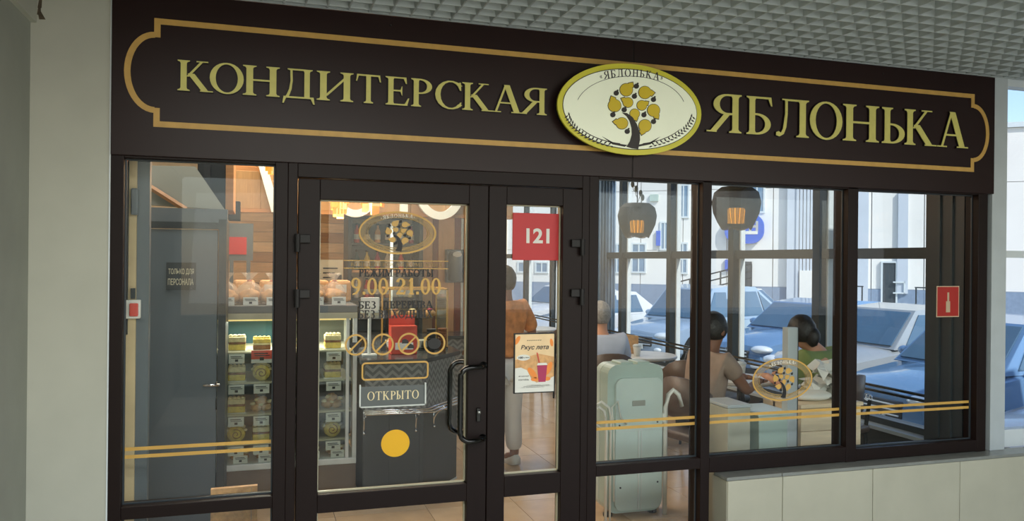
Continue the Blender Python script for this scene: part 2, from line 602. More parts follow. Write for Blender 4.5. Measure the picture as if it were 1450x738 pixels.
def font_mesh(txt, size, extrude=.001, bold=0.0, shear=0.0):
    cu = bpy.data.curves.new('lettering', 'FONT')
    cu.body = txt
    cu.size = size
    cu.extrude = extrude
    cu.offset = bold
    cu.shear = shear
    cu.align_x = 'CENTER'
    cu.align_y = 'CENTER'
    ob = bpy.data.objects.new('lettering_source', cu)
    COL.objects.link(ob)
    dg = bpy.context.evaluated_depsgraph_get()
    dg.update()
    me = bpy.data.meshes.new_from_object(ob.evaluated_get(dg))
    vs = [v.co.copy() for v in me.vertices]
    fs = [tuple(p.vertices) for p in me.polygons]
    bpy.data.objects.remove(ob)
    bpy.data.curves.remove(cu)
    bpy.data.meshes.remove(me)
    return vs, fs


def print_text(txt, cx, cz, Y, width, height, m, parent, name='lettering', bold=0, shear=0, rot=0):
    vs, fs = font_mesh(txt, 1, .002, bold, shear)
    if not vs: return None
    xs = [v.x for v in vs]; ys = [v.y for v in vs]
    W, Hh = max(xs) - min(xs), max(ys) - min(ys)
    mx, my = (max(xs) + min(xs)) / 2, (max(ys) + min(ys)) / 2
    mb = MB()
    out = []
    for v in vs:
        a, b = (v.x - mx) / W * width, (v.y - my) / Hh * height
        out.append((cx + a * math.cos(rot), Y - (.0008 if v.z > 0 else 0) + a * math.sin(rot), cz + b))
    mb.add(out, fs)
    return mb.build(name, m, parent, fix=False)


# ================================================================== STRUCTURE: hall
floor = struct(MB().box(-1.2, 9, -7, .0, -.6, 0).build('floor', 'hall_floor'))
# left plaster pier and the wall running towards the camera, with a beam above
pier = struct(MB().box(-1.3, -.632, .0, .35, 0, 3.3).build('wall_left', 'plaster'))
MB().box(-1.3, -.945, -7, 0, 0, 2.655).build('lower_wall', 'plaster_dark', pier)  # greyer plaster puts the shade below the beam into the wall colour
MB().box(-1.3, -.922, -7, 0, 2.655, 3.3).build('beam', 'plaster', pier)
MB().box(-.634, -.628, -.004, .02, 0, 2.9).build('edge_bead', 'white_frame', pier)
c = MB()
pp = [(-.915, 2.86), (-.910, 2.80), (-.907, 2.76), (-.912, 2.72), (-.914, 2.69)]
for a, b in zip(pp[:-1], pp[1:]):
    c.prism([(a[0] - .005, a[1]), (a[0] + .005, a[1]), (b[0] + .008, b[1]), (b[0] - .007, b[1])], -.002, .01)
c.prism([(-.918, 2.70), (-.906, 2.705), (-.888, 2.672), (-.912, 2.67)], -.0025, .01)
c.build('crack', 'crack', pier)
# right pier and the wall window beyond it
struct(MB().box(4.425, 4.545, .0, .22, .475, 3.3).build('wall_right', 'white_paint'))
w1 = sempty('window_1', (4.55, .1, .5))
fr = MB()
fr.box(4.545, 9, .02, .1, 2.80, 2.86).box(4.545, 9, .05, .12, .475, .585).box(4.545, 4.575, .04, .12, .585, 2.8)
fr.box(4.545, 9, .05, .12, 1.70, 1.745).box(5.9, 5.98, .04, .12, .585, 2.8).box(7.4, 7.48, .04, .12, .585, 2.8)
fr.build('window_frame', 'white_frame', w1)
MB().box(4.575, 9, .082, .088, .585, 2.8).build('pane', 'glass_side', w1)
struct(MB().box(9, 9.2, -7, .2, -.5, 3.3).build('wall_hall_end', 'plaster'))
# far side of the hall behind the camera: low wall and glazing posts
wb = struct(MB().box(-1.3, 9, -7.2, -7, 0, .9).box(-1.3, 9, -7.2, -7, 2.7, 3.3).build('wall_hall_back', 'plaster'))
p = MB()
for x in (-1.2, .8, 2.8, 4.8, 6.8, 8.8): p.box(x, x + .1, -7.15, -7.05, .9, 2.7)
p.build('window_post', 'white_frame', wb)
# open cell ceiling: every slat a piece
ceil = sempty('ceiling', (0, 0, 2.86))
ZC = 2.845


def slat_mesh(L, axis):
    m = MB()
    prof = [(-.0035, 0), (.0035, 0), (.017, .045), (-.017, .045)]
    if axis == 'x': m.add([(0, a, b) for a, b in prof] + [(L, a, b) for a, b in prof], [(0, 1, 2, 3), (7, 6, 5, 4), (0, 4, 5, 1), (1, 5, 6, 2), (2, 6, 7, 3), (3, 7, 4, 0)])
    else: m.add([(a, 0, b) for a, b in prof] + [(a, -L, b) for a, b in prof], [(0, 1, 2, 3), (7, 6, 5, 4), (0, 4, 5, 1), (1, 5, 6, 2), (2, 6, 7, 3), (3, 7, 4, 0)])
    me = bpy.data.meshes.new('slat')
    me.from_pydata(m.v, [], m.f)
    bm = bmesh.new(); bm.from_mesh(me); bmesh.ops.recalc_face_normals(bm, faces=bm.faces); bm.to_mesh(me); bm.free()
    me.materials.append(MT['slat_grey'])
    return me


mx_, my_ = slat_mesh(9.0, 'x'), slat_mesh(3.2, 'y')
for k in range(32):
    o = bpy.data.objects.new('slat', mx_); COL.objects.link(o); o.parent = ceil
    o.location = (-.62, -.04 - .1 * k, ZC - 2.86)
for k in range(88):
    o = bpy.data.objects.new('slat', my_); COL.objects.link(o); o.parent = ceil
    o.location = (-.6 + .1 * k, .0, ZC - 2.86)
MB().box(-1.2, 9, -7, .1, 3.3, 3.4).build('slab', 'void_dark', ceil)
MB().box(-.62, 9, -.005, .0, ZC - .005, ZC + .03).build('edge_trim', 'slat_grey', ceil)
MB().box(-.95, 9, -7, -3.25, ZC + .01, ZC + .06).build('ceiling_panel', 'slat_grey', ceil)

# ledge wall with tiles
wl = struct(MB().box(2.47, 9, -.085, .06, 0, .45).build('wall_low', 'grout'))
xs = [2.458, 2.812, 3.432, 4.082, 4.70, 5.32, 5.94, 6.56, 7.2, 8.1, 9]
for a, b in zip(xs[:-1], xs[1:]):
    MB().bbox(a + .002, b - .002, -.097, -.083, 0.0, .452, .002).build('tile', 'cream_tile', wl)
MB().box(2.456, 2.47, -.09, .05, 0, .452).build('side_tile', 'cream_tile', wl)
lb = struct(MB().bbox(2.448, 2.80, -.105, .03, .455, .474, .003).build('trim_1', 'ledge_stone'))
MB().bbox(2.804, 9, -.105, .03, .455, .474, .003).build('ledge_slab', 'ledge_stone', lb)

# ================================================================== SHOP SHELL
fl = struct(MB().box(-1.6, 4.62, .0, 10.7, -.6, -.006).build('floor_shop', 'grout'))
tn = 0
for i in range(-2, 8):
    for j in range(0, 18):
        x0, y0 = i * .6 - .12, j * .6 + .10
        x1, y1 = min(x0 + .596, 4.5), min(y0 + .596, 10.6)
        if x0 > 4.4: continue
        MB().box(max(x0, -1.5), x1, y0, y1, -.006, 0).build('tile', 'floor_tile' if (i + j) % 2 else 'floor_tile_b', fl)
struct(MB().box(-1.6, 4.62, .1, 10.7, 3.2, 3.3).build('ceiling_shop', 'shop_ceiling'))
struct(MB().box(-1.6, -1.5, .35, 4.3, 0, 3.2).build('wall_shop_left', 'shop_wall'))
wbk = struct(MB().box(-1.6, 2.1, 4.2, 4.3, 0, 3.2).box(2.0, 2.1, 4.3, 10.6, 0, 3.2).build('wall_shop_back', 'shop_wall'))
struct(MB().box(2.0, 4.5, 10.6, 10.7, 0, 3.2).build('wall_shop_far', 'shop_wall'))
# glazed side wall
XS = 4.47
ws = struct(MB().box(XS - .06, XS + .12, .4, 10.6, -.6, .43).box(XS - .03, XS + .1, .1, 10.6, 2.85, 3.3).build('wall_side', 'window_grey'))
MB().box(XS - .13, XS + .0, .4, 10.6, .43, .455).build('sill', 'white_paint', ws)
w2 = sempty('window_2', (XS, .5, .45))
MY = [.47, 1.67, 2.93, 4.18, 5.44, 6.72, 8.0, 9.33]
for y in MY:
    MB().box(XS - .05, XS + .07, y - .045, y + .045, .43, 2.9).build('mullion', 'window_grey', w2)
    MB().box(XS + .02, XS + .075, y - .062, y - .045, .45, 2.9).build('inner_bead', 'white_frame', w2)
MB().box(XS - .03, XS + .07, .4, 10.6, 1.69, 1.77).build('transom', 'window_grey', w2)
MB().box(XS - .03, XS + .07, .4, 10.6, .43, .50).build('bottom_rail', 'window_grey', w2)
for a, b in zip(MY, MY[1:] + [10.6]):
    for z0, z1 in ((.5, 1.69), (1.77, 2.85)):
        MB().box(XS + .03, XS + .036, a + .045, b - .045, z0, z1).build('pane', 'glass_side', w2)
# solid dark end of the side wall beside the facade
MB().box(4.33, 4.55, .12, .43, 0, 3.2).build('end_panel', 'slate', ws)
MB().box(4.315, 4.33, .20, .215, .5, 3.2).box(4.315, 4.33, .30, .32, .5, 3.2).build('end_strip', 'window_grey', ws)
# protective rails in front of the side windows
for z in (.745, .708):
    t = MB().tube([(XS - .09, .45, z), (XS - .09, 10.5, z)], .011, 8)
    for y in MY[1:]: t.tube([(XS - .09, y, z), (XS - .05, y, z)], .007, 6)
    tag(t.build('window_rail', 'steel_black'), 'dark steel bar along the side windows, the %s one of the pair' % ('upper' if z > .72 else 'lower'), 'rail', 'rails along the side windows')

# ================================================================== SHOPFRONT
sf = sempty('wall_front', (0, .05, 0))


def member(x0, x1, z0, z1, name, y0=.0, y1=.1, m='frame_brown'):
    return MB().bbox(x0, x1, y0, y1, z0, z1, .003).build(name, m, sf)


member(-.63, -.575, 0, 2.12, 'jamb')
member(.07, .128, 0, 2.12, 'mullion')
member(1.665, 1.718, 0, 2.12, 'mullion')
member(2.345, 2.402, 0, 2.12, 'mullion', y0=.0, y1=.13)
member(3.322, 3.395, .474, 2.12, 'mullion', y0=.0, y1=.13)
member(4.315, 4.39, .474, 2.12, 'jamb')
member(-.575, .07, 2.09, 2.14, 'head_rail')
member(1.718, 4.315, 2.092, 2.14, 'head_rail')
member(-.575, .07, .478, .535, 'transom')
member(1.718, 2.345, .505, .562, 'transom')
member(2.402, 3.322, .478, .565, 'bottom_rail')
member(3.395, 4.315, .478, .548, 'bottom_rail')
member(-.575, .07, .0, .08, 'bottom_rail')
member(1.718, 2.345, .0, .08, 'bottom_rail')
member(.128, .172, 0, 2.12, 'door_frame')
member(1.625, 1.665, 0, 2.12, 'door_frame')
member(.172, 1.625, 2.035, 2.12, 'door_frame')
for (a, b, z0, z1) in ((-.575, .07, .535, 2.09), (-.575, .07, .08, .478), (1.718, 2.345, .562, 2.092), (1.718, 2.345, .08, .505), (2.402, 3.322, .565, 2.092), (3.395, 4.315, .548, 2.092)):
    MB().box(a, b, .055, .061, z0, z1).build('pane', 'glass', sf)
    g = .007
    MB().box(a, b, .045, .054, z1 - g, z1).box(a, b, .045, .054, z0, z0 + g).box(a, a + g, .045, .054, z0 + g, z1 - g).box(b - g, b, .045, .054, z0 + g, z1 - g).build('gasket', 'window_grey', sf)


def leaf(idx, x0, x1, g0, g1, ztop, zmid0, zmid1):
    d = sempty('door_%d' % idx, ((x0 + x1) / 2, .04, 0))
    y0, y1 = -.008, .075
    MB().bbox(x0, g0, y0, y1, .02, 2.028, .003).build('stile', 'frame_brown', d)
    MB().bbox(g1, x1, y0, y1, .02, 2.028, .003).build('stile', 'frame_brown', d)
    MB().bbox(g0, g1, y0, y1, ztop, 2.028, .003).build('top_rail', 'frame_brown', d)
    MB().bbox(g0, g1, y0, y1, zmid0, zmid1, .003).build('middle_rail', 'frame_brown', d)
    MB().bbox(g0, g1, y0, y1, .02, .13, .003).build('bottom_rail', 'frame_brown', d)
    for z0, z1 in ((zmid1, ztop), (.13, zmid0)):
        MB().box(g0, g1, .05, .056, z0, z1).build('pane', 'glass', d)
        g = .006
        MB().box(g0, g1, .03, .049, z1 - g, z1).box(g0, g1, .03, .049, z0, z0 + g).box(g0, g0 + g, .03, .049, z0, z1).box(g1 - g, g1, .03, .049, z0, z1).build('bead', 'shelf_pale', d)
    return d


d1 = leaf(1, .176, 1.107, .275, 1.007, 1.932, .437, .525)
d2 = leaf(2, 1.111, 1.621, 1.205, 1.512, 1.938, .44, .547)
for d, x, s in ((d1, .186, 1), (d2, 1.60, -1)):
    for z in (1.735, 1.475):
        h = MB().bbox(x - .03, x + .045, -.03, -.008, z - .012, z + .028, .003) if s > 0 else MB().bbox(x - .045, x + .03, -.03, -.008, z - .012, z + .028, .003)
        h.build('hinge', 'frame_inner', d)
        MB().lathe([(.013, 0), (.013, .085)], (x - .014 * s, -.03, z - .055), 12).build('hinge_pin', 'frame_inner', d)
# pull handles, outside and inside
for yo, nm in ((-.008, 1), (.075, -1)):
    s = -1 if nm == 1 else 1
    path = []
    zt, zb = 1.118, .752
    xb, xa = .952, 1.087
    for k in range(7):
        a = pi / 2 * k / 6
        path.append((xb + .05 - .05 * math.sin(a), 0, 0))
    pts = [(xa, yo, zt), (xa - .01, yo + s * .03, zt), (xa - .04, yo + s * .055, zt)]
    n = 6
    for k in range(n + 1):
        a = pi / 2 * k / n
        pts.append((xb + .05 - .05 * math.sin(a), yo + s * .07, zt - .05 + .05 * math.cos(a)))
    for k in range(n + 1):
        a = pi / 2 * k / n
        pts.append((xb + .05 - .05 * math.cos(a), yo + s * .07, zb + .05 - .05 * math.sin(a)))
    pts += [(xa - .04, yo + s * .055, zb), (xa - .01, yo + s * .03, zb), (xa, yo, zb)]
    h = MB().tube(pts, .0135, 12)
    h.lathe([(.02, 0), (.02, s * .008)], (xa, yo, zt), 14, 'y').lathe([(.02, 0), (.02, s * .008)], (xa, yo, zb), 14, 'y')
    h.build('door_handle', 'steel_black', d1, True)
MB().bbox(1.052, 1.074, -.02, -.008, .835, .905, .004).build('lock_plate', 'steel_black', d1)
MB().lathe([(.009, 0), (.009, -.012)], (1.063, -.018, .885), 12, 'y').build('lock_cylinder', 'chrome', d1, True)

# ================================================================== SIGN FASCIA
sg = thing('shop_sign', 'long dark brown fascia sign with gold serif lettering above the shopfront', 'sign', (1.9, -.02, 2.1))
YF = -.015
MB().bbox(-.627, 1.904, YF, .03, 2.10, 2.835, .003).build('panel', 'sign_brown', sg)
MB().bbox(1.908, 4.423, YF, .03, 2.10, 2.835, .003).build('panel', 'sign_brown', sg)
MB().box(1.903, 1.909, YF + .004, .03, 2.10, 2.835).build('seam', 'frame_inner', sg)


def border():
    m = MB()
    t = .026
    x0, x1, zb, zt = -.455, 4.255, 2.232, 2.718
    m.box(x0, x1, YF - .002, YF, zt - t, zt).box(x0, x1, YF - .002, YF, zb, zb + t)
    for sgn, xe in ((-1, x0), (1, x1)):
        for z0, z1 in ((zt - .085, zt), (zb, zb + .085)):
            a, b = (xe, xe + t) if sgn < 0 else (xe - t, xe)
            m.box(a, b, YF - .0024, YF, z0, z1)
        cz = (zt + zb) / 2
        ry, rx = (zt - zb) / 2 - .062, .125
        cx = xe + (0.004 if sgn < 0 else -.004)
        n = 22
        for k in range(n):
            a0, a1 = -pi / 2 + pi * k / n, -pi / 2 + pi * (k + 1) / n
            q = []
            for (a, rr, rz) in ((a0, rx, ry), (a1, rx, ry), (a1, rx - t, ry - t), (a0, rx - t, ry - t)):
                q.append((cx + sgn * rr * math.cos(a), cz + rz * math.sin(a)))
            m.prism(q, YF - .0028, YF)
    return m


border().build('gold_border', 'gold_line', sg)


def signword(txt, xs, z0, z1):
    for ch, (a, b) in zip(txt, xs):
        m = MB()
        for p in glyph_polys(ch, a, b, z0, z1, .003): m.prism(p, YF - .0098 + .0001 * len(m.v) / 40, YF)
        o = m.build('letter', 'letter_side', sg)
        m = MB()
        for i_, p in enumerate(glyph_polys(ch, a, b, z0, z1, 0)): m.prism(p, YF - .0125 - .00025 * i_, YF - .0105)
        m.build('letter_face', 'gold_letter', o)


e1 = [-.352, -.213, -.072, .075, .232, .392, .528, .676, .795, .942, 1.078, 1.246, 1.412]
L1 = []
for a, b in [((247), (296)), ((292), (341)), ((339), (392)), ((394), (441)), ((443), (495)), ((498), (534)), ((540), (574)), ((576), (606)), ((609), (648)), ((648), (690)), ((688), (733)), ((728), (768))]:
    L1.append((PY(a, 130)[0], PY(b, 130)[0]))
signword('КОНДИТЕРСКАЯ', L1, 2.401, 2.538)
L2 = []
for a, b in [(993, 1043), (1049, 1087), (1090, 1138), (1138, 1185), (1185, 1237), (1240, 1274), (1272, 1316), (1318, 1361)]:
    L2.append((PY(a, 165)[0], PY(b, 165)[0]))
signword('ЯБЛОНЬКА', L2, 2.374, 2.588)
for x, z in ((4.10, 2.78), (3.55, 2.79), (.6, 2.79)):
    MB().lathe([(.006, 0), (.004, -.004)], (x, YF, z), 8, 'y').build('screw', 'frame_inner', sg)


# ---- tree emblem, drawn on an oval of given centre and radii
def emblem(parent, cx, cz, rx, rz, y, fruit_m, ink_m, leaf_m, word_m, full=True, th=.0015, outline=True):
    def T(x, y_):
        return cx + (x - 557) / 530 * rx, cz - (y_ - 372 - .06 * (x - 557)) / 340 * rz

    def disc(x, y_, r, k=18):
        return [T(x + r * math.cos(2 * pi * i / k), y_ + r * math.sin(2 * pi * i / k)) for i in range(k)]
    fr_ = [(514, 228, 46, -50), (652, 245, 46, 0), (430, 347, 46, -110), (527, 322, 36, -150), (630, 342, 36, -30), (718, 378, 46, 60), (578, 405, 35, 75), (485, 478, 42, -170), (655, 495, 46, 110)]
    for x, y_, r, a in fr_:
        a = math.radians(a)
        lf = [(x + r * .7 * math.cos(a + .5), y_ + r * .7 * math.sin(a + .5)), (x + r * 1.25 * math.cos(a + .45), y_ + r * 1.25 * math.sin(a + .45)), (x + r * 1.6 * math.cos(a), y_ + r * 1.6 * math.sin(a)), (x + r * 1.15 * math.cos(a - .35), y_ + r * 1.15 * math.sin(a - .35)), (x + r * .7 * math.cos(a - .6), y_ + r * .7 * math.sin(a - .6))]
        mf = MB()
        mf.prism(disc(x, y_, r), y - th * 2, y)
        mf.prism([T(*q) for q in lf], y - th * 2.1, y)
        fo = mf.build('fruit', fruit_m, parent)
        if outline:
            mi = MB()
            mi.prism(disc(x, y_, r + 4), y - th, y)
            mi.prism(grow([T(*q) for q in lf], .004 * rx / .43), y - th * .9, y)
            mi.build('outline', ink_m, fo)
    for x, y_ in [(441, 254), (588, 199), (574, 275), (716, 297), (500, 377), (418, 415), (646, 413), (718, 463), (524, 538)]:
        mi = MB()
        mi.prism(disc(x, y_, 19, 12), y - th * 2.4, y)
        mi.prism(disc(x + 10, y_ - 20, 7, 6), y - th * 2.2, y)
        mi.build('berry', ink_m, parent)
    tr = [(484, 398), (520, 402), (560, 430), (592, 480), (615, 540), (618, 600), (605, 670), (560, 664), (520, 652), (545, 610), (558, 560), (555, 510), (540, 460), (518, 425)]
    MB().prism([T(*q) for q in tr], y - th * 2.6, y).build('trunk', ink_m, parent)
    if not full: return
    # wheat ears
    m = MB()
    for s in (-1, 1):
        for row in range(2):
            for k in range(15):
                a = math.radians(188 + k * 4.4 + row * 3)
                rr, rq = (455 - row * -22, 268 + row * 18)
                x, y_ = 557 - s * -rr * math.cos(a), 372 + -rq * math.sin(a) + 6
                x = 557 + s * rr * math.cos(a)
                d = math.atan2(math.cos(a) * rq, -math.sin(a) * rr * s) + (.5 if row else -.5) * s
                dx, dy = math.cos(d), math.sin(d)
                L = 17
                m.prism([T(x - L * dx, y_ - L * dy), T(x - 6 * dy, y_ + 6 * dx), T(x + L * dx, y_ + L * dy), T(x + 6 * dy, y_ - 6 * dx)], y - th, y)
        stem = [(557 + s * 440 * math.cos(math.radians(a)), 372 - 262 * math.sin(math.radians(a))) for a in range(215, 262, 4)]
        for (xa, ya), (xb, yb) in zip(stem[:-1], stem[1:]):
            m.prism([T(xa, ya - 3), T(xb, yb - 3), T(xb, yb + 3), T(xa, ya + 3)], y - th, y)
        m.prism([T(557 + s * 30, 640), T(557 + s * 130, 622), T(557 + s * 215, 575), T(557 + s * 140, 634), T(557 + s * 50, 652)], y - th, y)
    m.build('wheat_ear', leaf_m, parent)
    m = MB()
    for k in range(40):
        a0, a1 = math.radians(15 + k * 3.75), math.radians(15 + (k + 1) * 3.75)
        q = []
        for a, dd in ((a0, 0), (a1, 0), (a1, 3), (a0, 3)):
            q.append(T(557 + (402 + dd) * math.cos(a), 372 - (245 + dd) * math.sin(a)))
        m.prism(q, y - th, y)
    m.build('fine_line', leaf_m, parent)
    # word along the arc
    txt = '«ЯБЛОНЬКА»'
    m = MB()
    tot = sum(G(c_)[1] for c_ in txt) + .12 * len(txt)
    pos = 0
    for c_ in txt:
        wd = G(c_)[1]
        u = (pos + wd / 2) / tot
        a = math.radians(90 + 27.5 - 55 * u)
        xc, yc = 557 + 455 * math.cos(a) * 1.13, 372 - 285 * math.sin(a) + 14
        rot = -(a - pi / 2) * .48
        hgt = 56
        for i_, p_ in enumerate(G(c_)[0]):
            q = []
            for gx, gy in p_:
                lx, ly = (gx - wd / 2) * hgt * .92, (gy - .5) * hgt
                q.append(T(xc + lx * math.cos(rot) + ly * math.sin(rot), yc - ly * math.cos(rot) + lx * math.sin(rot)))
            m.prism(q, y - th - .00015 * i_, y)
        pos += wd + .12
    m.build('lettering', word_m, parent)


def oval(cx, cz, rx, rz, n=64): return [(cx + rx * math.cos(2 * pi * k / n), cz + rz * math.sin(2 * pi * k / n)) for k in range(n)]


def oval_ring(m, cx, cz, rx, rz, t, ya, yb, n=64):
    for k in range(n):
        a0, a1 = 2 * pi * k / n, 2 * pi * (k + 1) / n
        m.prism([(cx + rx * math.cos(a0), cz + rz * math.sin(a0)), (cx + rx * math.cos(a1), cz + rz * math.sin(a1)), (cx + (rx - t) * math.cos(a1), cz + (rz - t) * math.sin(a1)), (cx + (rx - t) * math.cos(a0), cz + (rz - t) * math.sin(a0))], ya, yb)
    return m


BY = -.085
bl, bz = PY(785, 150, BY), PY(886, 87, BY)
br, bb = PY(989, 156, BY), PY(888, 216, BY)
bcx, bcz, brx, brz = (bl[0] + br[0]) / 2, (bz[1] + bb[1]) / 2, (br[0] - bl[0]) / 2, (bz[1] - bb[1]) / 2
bd = thing('oval_badge', 'pale oval badge with a yellow apple tree and wheat ears on the brown fascia', 'sign', (bcx, YF, bcz))
MB().prism(oval(bcx, bcz, brx - .012, brz - .012), BY + .006, YF).build('housing', 'frame_inner', bd)
MB().prism(oval(bcx, bcz, brx, brz), BY, BY + .014).build('rim', 'badge_rim', bd)
MB().prism(oval(bcx, bcz, brx - .027, brz - .027), BY - .0015, BY).build('dark_line', 'badge_ink', bd)
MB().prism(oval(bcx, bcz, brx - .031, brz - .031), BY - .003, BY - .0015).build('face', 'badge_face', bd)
emblem(bd, bcx, bcz, brx, brz, BY - .003, 'badge_yellow', 'badge_ink', 'badge_ink', 'badge_ink')

# ================================================================== THINGS ON THE GLASS
YG = .049   # outer face of the door glass (0.050)
# 121 board
x0, x1, z0, z1 = rect(725, 301.5, 792.5, 368, .045)
t = thing('number_plate', 'red square plate with white number 121 at the top of the narrow door', 'sign', ((x0 + x1) / 2, .045, z0))
MB().bbox(x0, x1, .040, .0495, z0, z1, .001).build('plate', 'sign_red', t)
print_text('121', (x0 + x1) / 2 + .006, (z0 + z1) / 2 + .005, .0395, .128, .078, 'paper', t, bold=.03)
# poster
x0, x1, z0, z1 = rect(730.5, 471, 788.5, 556, .04)
cx = (x0 + x1) / 2
t = thing('poster', 'orange summer drink poster in a thin black frame hung on the narrow door', 'poster', (cx, .04, z0))
MB().box(x0, x1, .038, .0495, z0, z1).build('frame', 'black', t)
i0, i1, j0, j1 = x0 + .006, x1 - .006, z0 + .006, z1 - .006
W, Hh = i1 - i0, j1 - j0
def U(a, b): return i0 + W * a, j0 + Hh * b
MB().box(i0, i1, .0365, .038, j0, j1).build('paper', 'peach', t)
m = MB()
m.prism([U(0, 0), U(1, 0), U(1, .26), U(.8, .2), U(.55, .16), U(.42, .22), U(.3, .38), U(.15, .43), U(0, .42)], .0355, .0365)
m.build('white_wave', 'paper', t)
MB().prism([U(0, .42), U(.15, .43), U(.3, .38), U(.42, .22), U(.55, .16), U(.8, .2), U(1, .26), U(1, .6), U(.6, .66), U(0, .56)], .036, .0365).build('orange_wash', 'bread_tan', t)
m = MB()
for (cx_, cz_, rr, ss, an) in ((.44, .33, .17, .07, -50), (.86, .40, .18, .07, 65), (.05, .9, .12, .05, 60), (.93, .85, .1, .04, 100), (.5, .22, .1, .05, 0), (.82, .22, .09, .05, 0)):
    a = math.radians(an)
    q = []
    for k in range(14):
        th = 2 * pi * k / 14
        lx, lz = rr * math.cos(th), ss * math.sin(th)
        q.append(U(min(1, max(0, cx_ + lx * math.cos(a) - lz * math.sin(a))), cz_ + (lx * math.sin(a) + lz * math.cos(a)) * .7))
    MB().prism(q, .035, .0365).build('fruit_slice', 'orange', t)
MB().prism([U(.60, .17), U(.78, .17), U(.82, .46), U(.56, .46)], .034, .0365).build('drink_cup', 'berry', t)
MB().prism([U(.555, .46), U(.825, .46), U(.80, .5), U(.58, .5)], .034, .0365).build('cup_lid', 'paper', t)
MB().prism([U(.60, .5), U(.63, .5), U(.57, .68), U(.54, .68)], .034, .0365).build('straw', 'tag_red', t)
MB().prism([U(.21 + .17 * math.cos(2 * pi * k / 20), .60 + .052 * math.sin(2 * pi * k / 20)) for k in range(20)], .0355, .0365).build('price_bubble', 'paper', t)
print_text('Вкус лета', *[U(.5, .765)[0], U(.5, .765)[1]], .0362, W * .72, Hh * .10, 'ink', t, bold=.02, shear=.25)
print_text('100', *U(.14, .6), .0352, W * .11, Hh * .035, 'ink', t, bold=.03)
print_text('за 300мл', *U(.28, .6), .0352, W * .15, Hh * .018, 'ink', t)
print_text('ЯГОДНЫЙ', *U(.22, .28), .0352, W * .26, Hh * .028, 'ink', t)
print_text('КОКТЕЙЛЬ', *U(.22, .22), .0352, W * .26, Hh * .032, 'ink', t)
m = MB()
for k, (a, b, zz) in enumerate(((.3, .88, .115), (.22, .9, .098), (.15, .75, .08))): m.prism([U(a, zz), U(b, zz), U(b, zz + .006), U(a, zz + .006)], .0355, .0358)
for k in range(7): m.prism([U(.30 + k * .055, .885), U(.34 + k * .055, .885 + .01), U(.335 + k * .055, .90), U(.295 + k * .055, .897)], .0355, .0365)
m.build('small_print', 'ink', t)['kind'] = 'stuff'

# emblem stickers
def sticker(px, py, w_, h_, Y, label, filled):
    cx, cz = PY(px, py, Y)
    a = PY(px - w_, py, Y)[0]; b = PY(px + w_, py, Y)[0]
    zz = PY(px, py - h_, Y)[1] - cz
    cx = (a + b) / 2; rx = (b - a) / 2
    t = thing('emblem_sticker', label, 'sticker', (cx, Y, cz))
    oval_ring(MB(), cx, cz, rx, zz, .009, Y - .001, Y).build('outer_ring', 'gold_film', t)
    oval_ring(MB(), cx, cz, rx * .78, zz * .72, .003, Y - .001, Y).build('inner_ring', 'gold_film_thin', t)
    oval_ring(MB(), cx, cz, rx * .955, zz * .945, rx * .15, Y - .0006, Y - .0001).build('band', 'gold_wash', t)
    emblem(t, cx, cz, rx, zz, Y - .0008, 'gold_film', 'ink_film', 'gold_film_thin', 'paper', th=.0006, outline=False)
    return t


sticker(562, 333, 55, 30.5, YG, 'gold oval apple tree sticker at the top of the left door glass', True)
sticker(1111, 530, 42.5, 30.5, .0545, 'gold oval apple tree sticker low on the middle window pane', False)

# opening hours
t = thing('opening_hours', 'black and gold opening hours lettering on the left door glass', 'sticker', (.65, YG, 1.5))
def wrow(txt, x0, x1, yt0, yt1, m, Y=YG, name='lettering', g=0, parent=None):
    a = PY(x0, yt1, Y); b = PY(x1, yt1, Y)
    top = PY((x0 + x1) / 2, yt0, Y)[1]; bot = PY((x0 + x1) / 2, yt1, Y)[1]
    word(txt, a[0], b[0], bot, top, Y - .001, Y, g=g).build(name, m, parent or t)
wrow('РЕЖИМ РАБОТЫ', 509, 614, 384.5, 395, 'ink_film', g=.0012)
wrow('9.00-21.00', 498, 625, 397.5, 420, 'gold_film', g=.0018)
wrow('БЕЗ  ПЕРЕРЫВА', 509, 614, 430, 440, 'ink_film', g=.0012)
wrow('БЕЗ ВЫХОДНЫХ', 509, 614, 442.5, 453.5, 'ink_film', g=.0012)
m = MB()
for y0 in (372.5, 383.5):
    a, b = PY(487, y0 + 1, YG), PY(635, y0 + 1, YG)
    m.box(a[0], b[0], YG - .001, YG, a[1] - .002, a[1] + .002)
m.build('gold_rule', 'gold_film', t)
wrow('КОНДИТЕРСКАЯ КОМПАНИЯ', 497, 626, 375.5, 380.5, 'gold_film_thin')
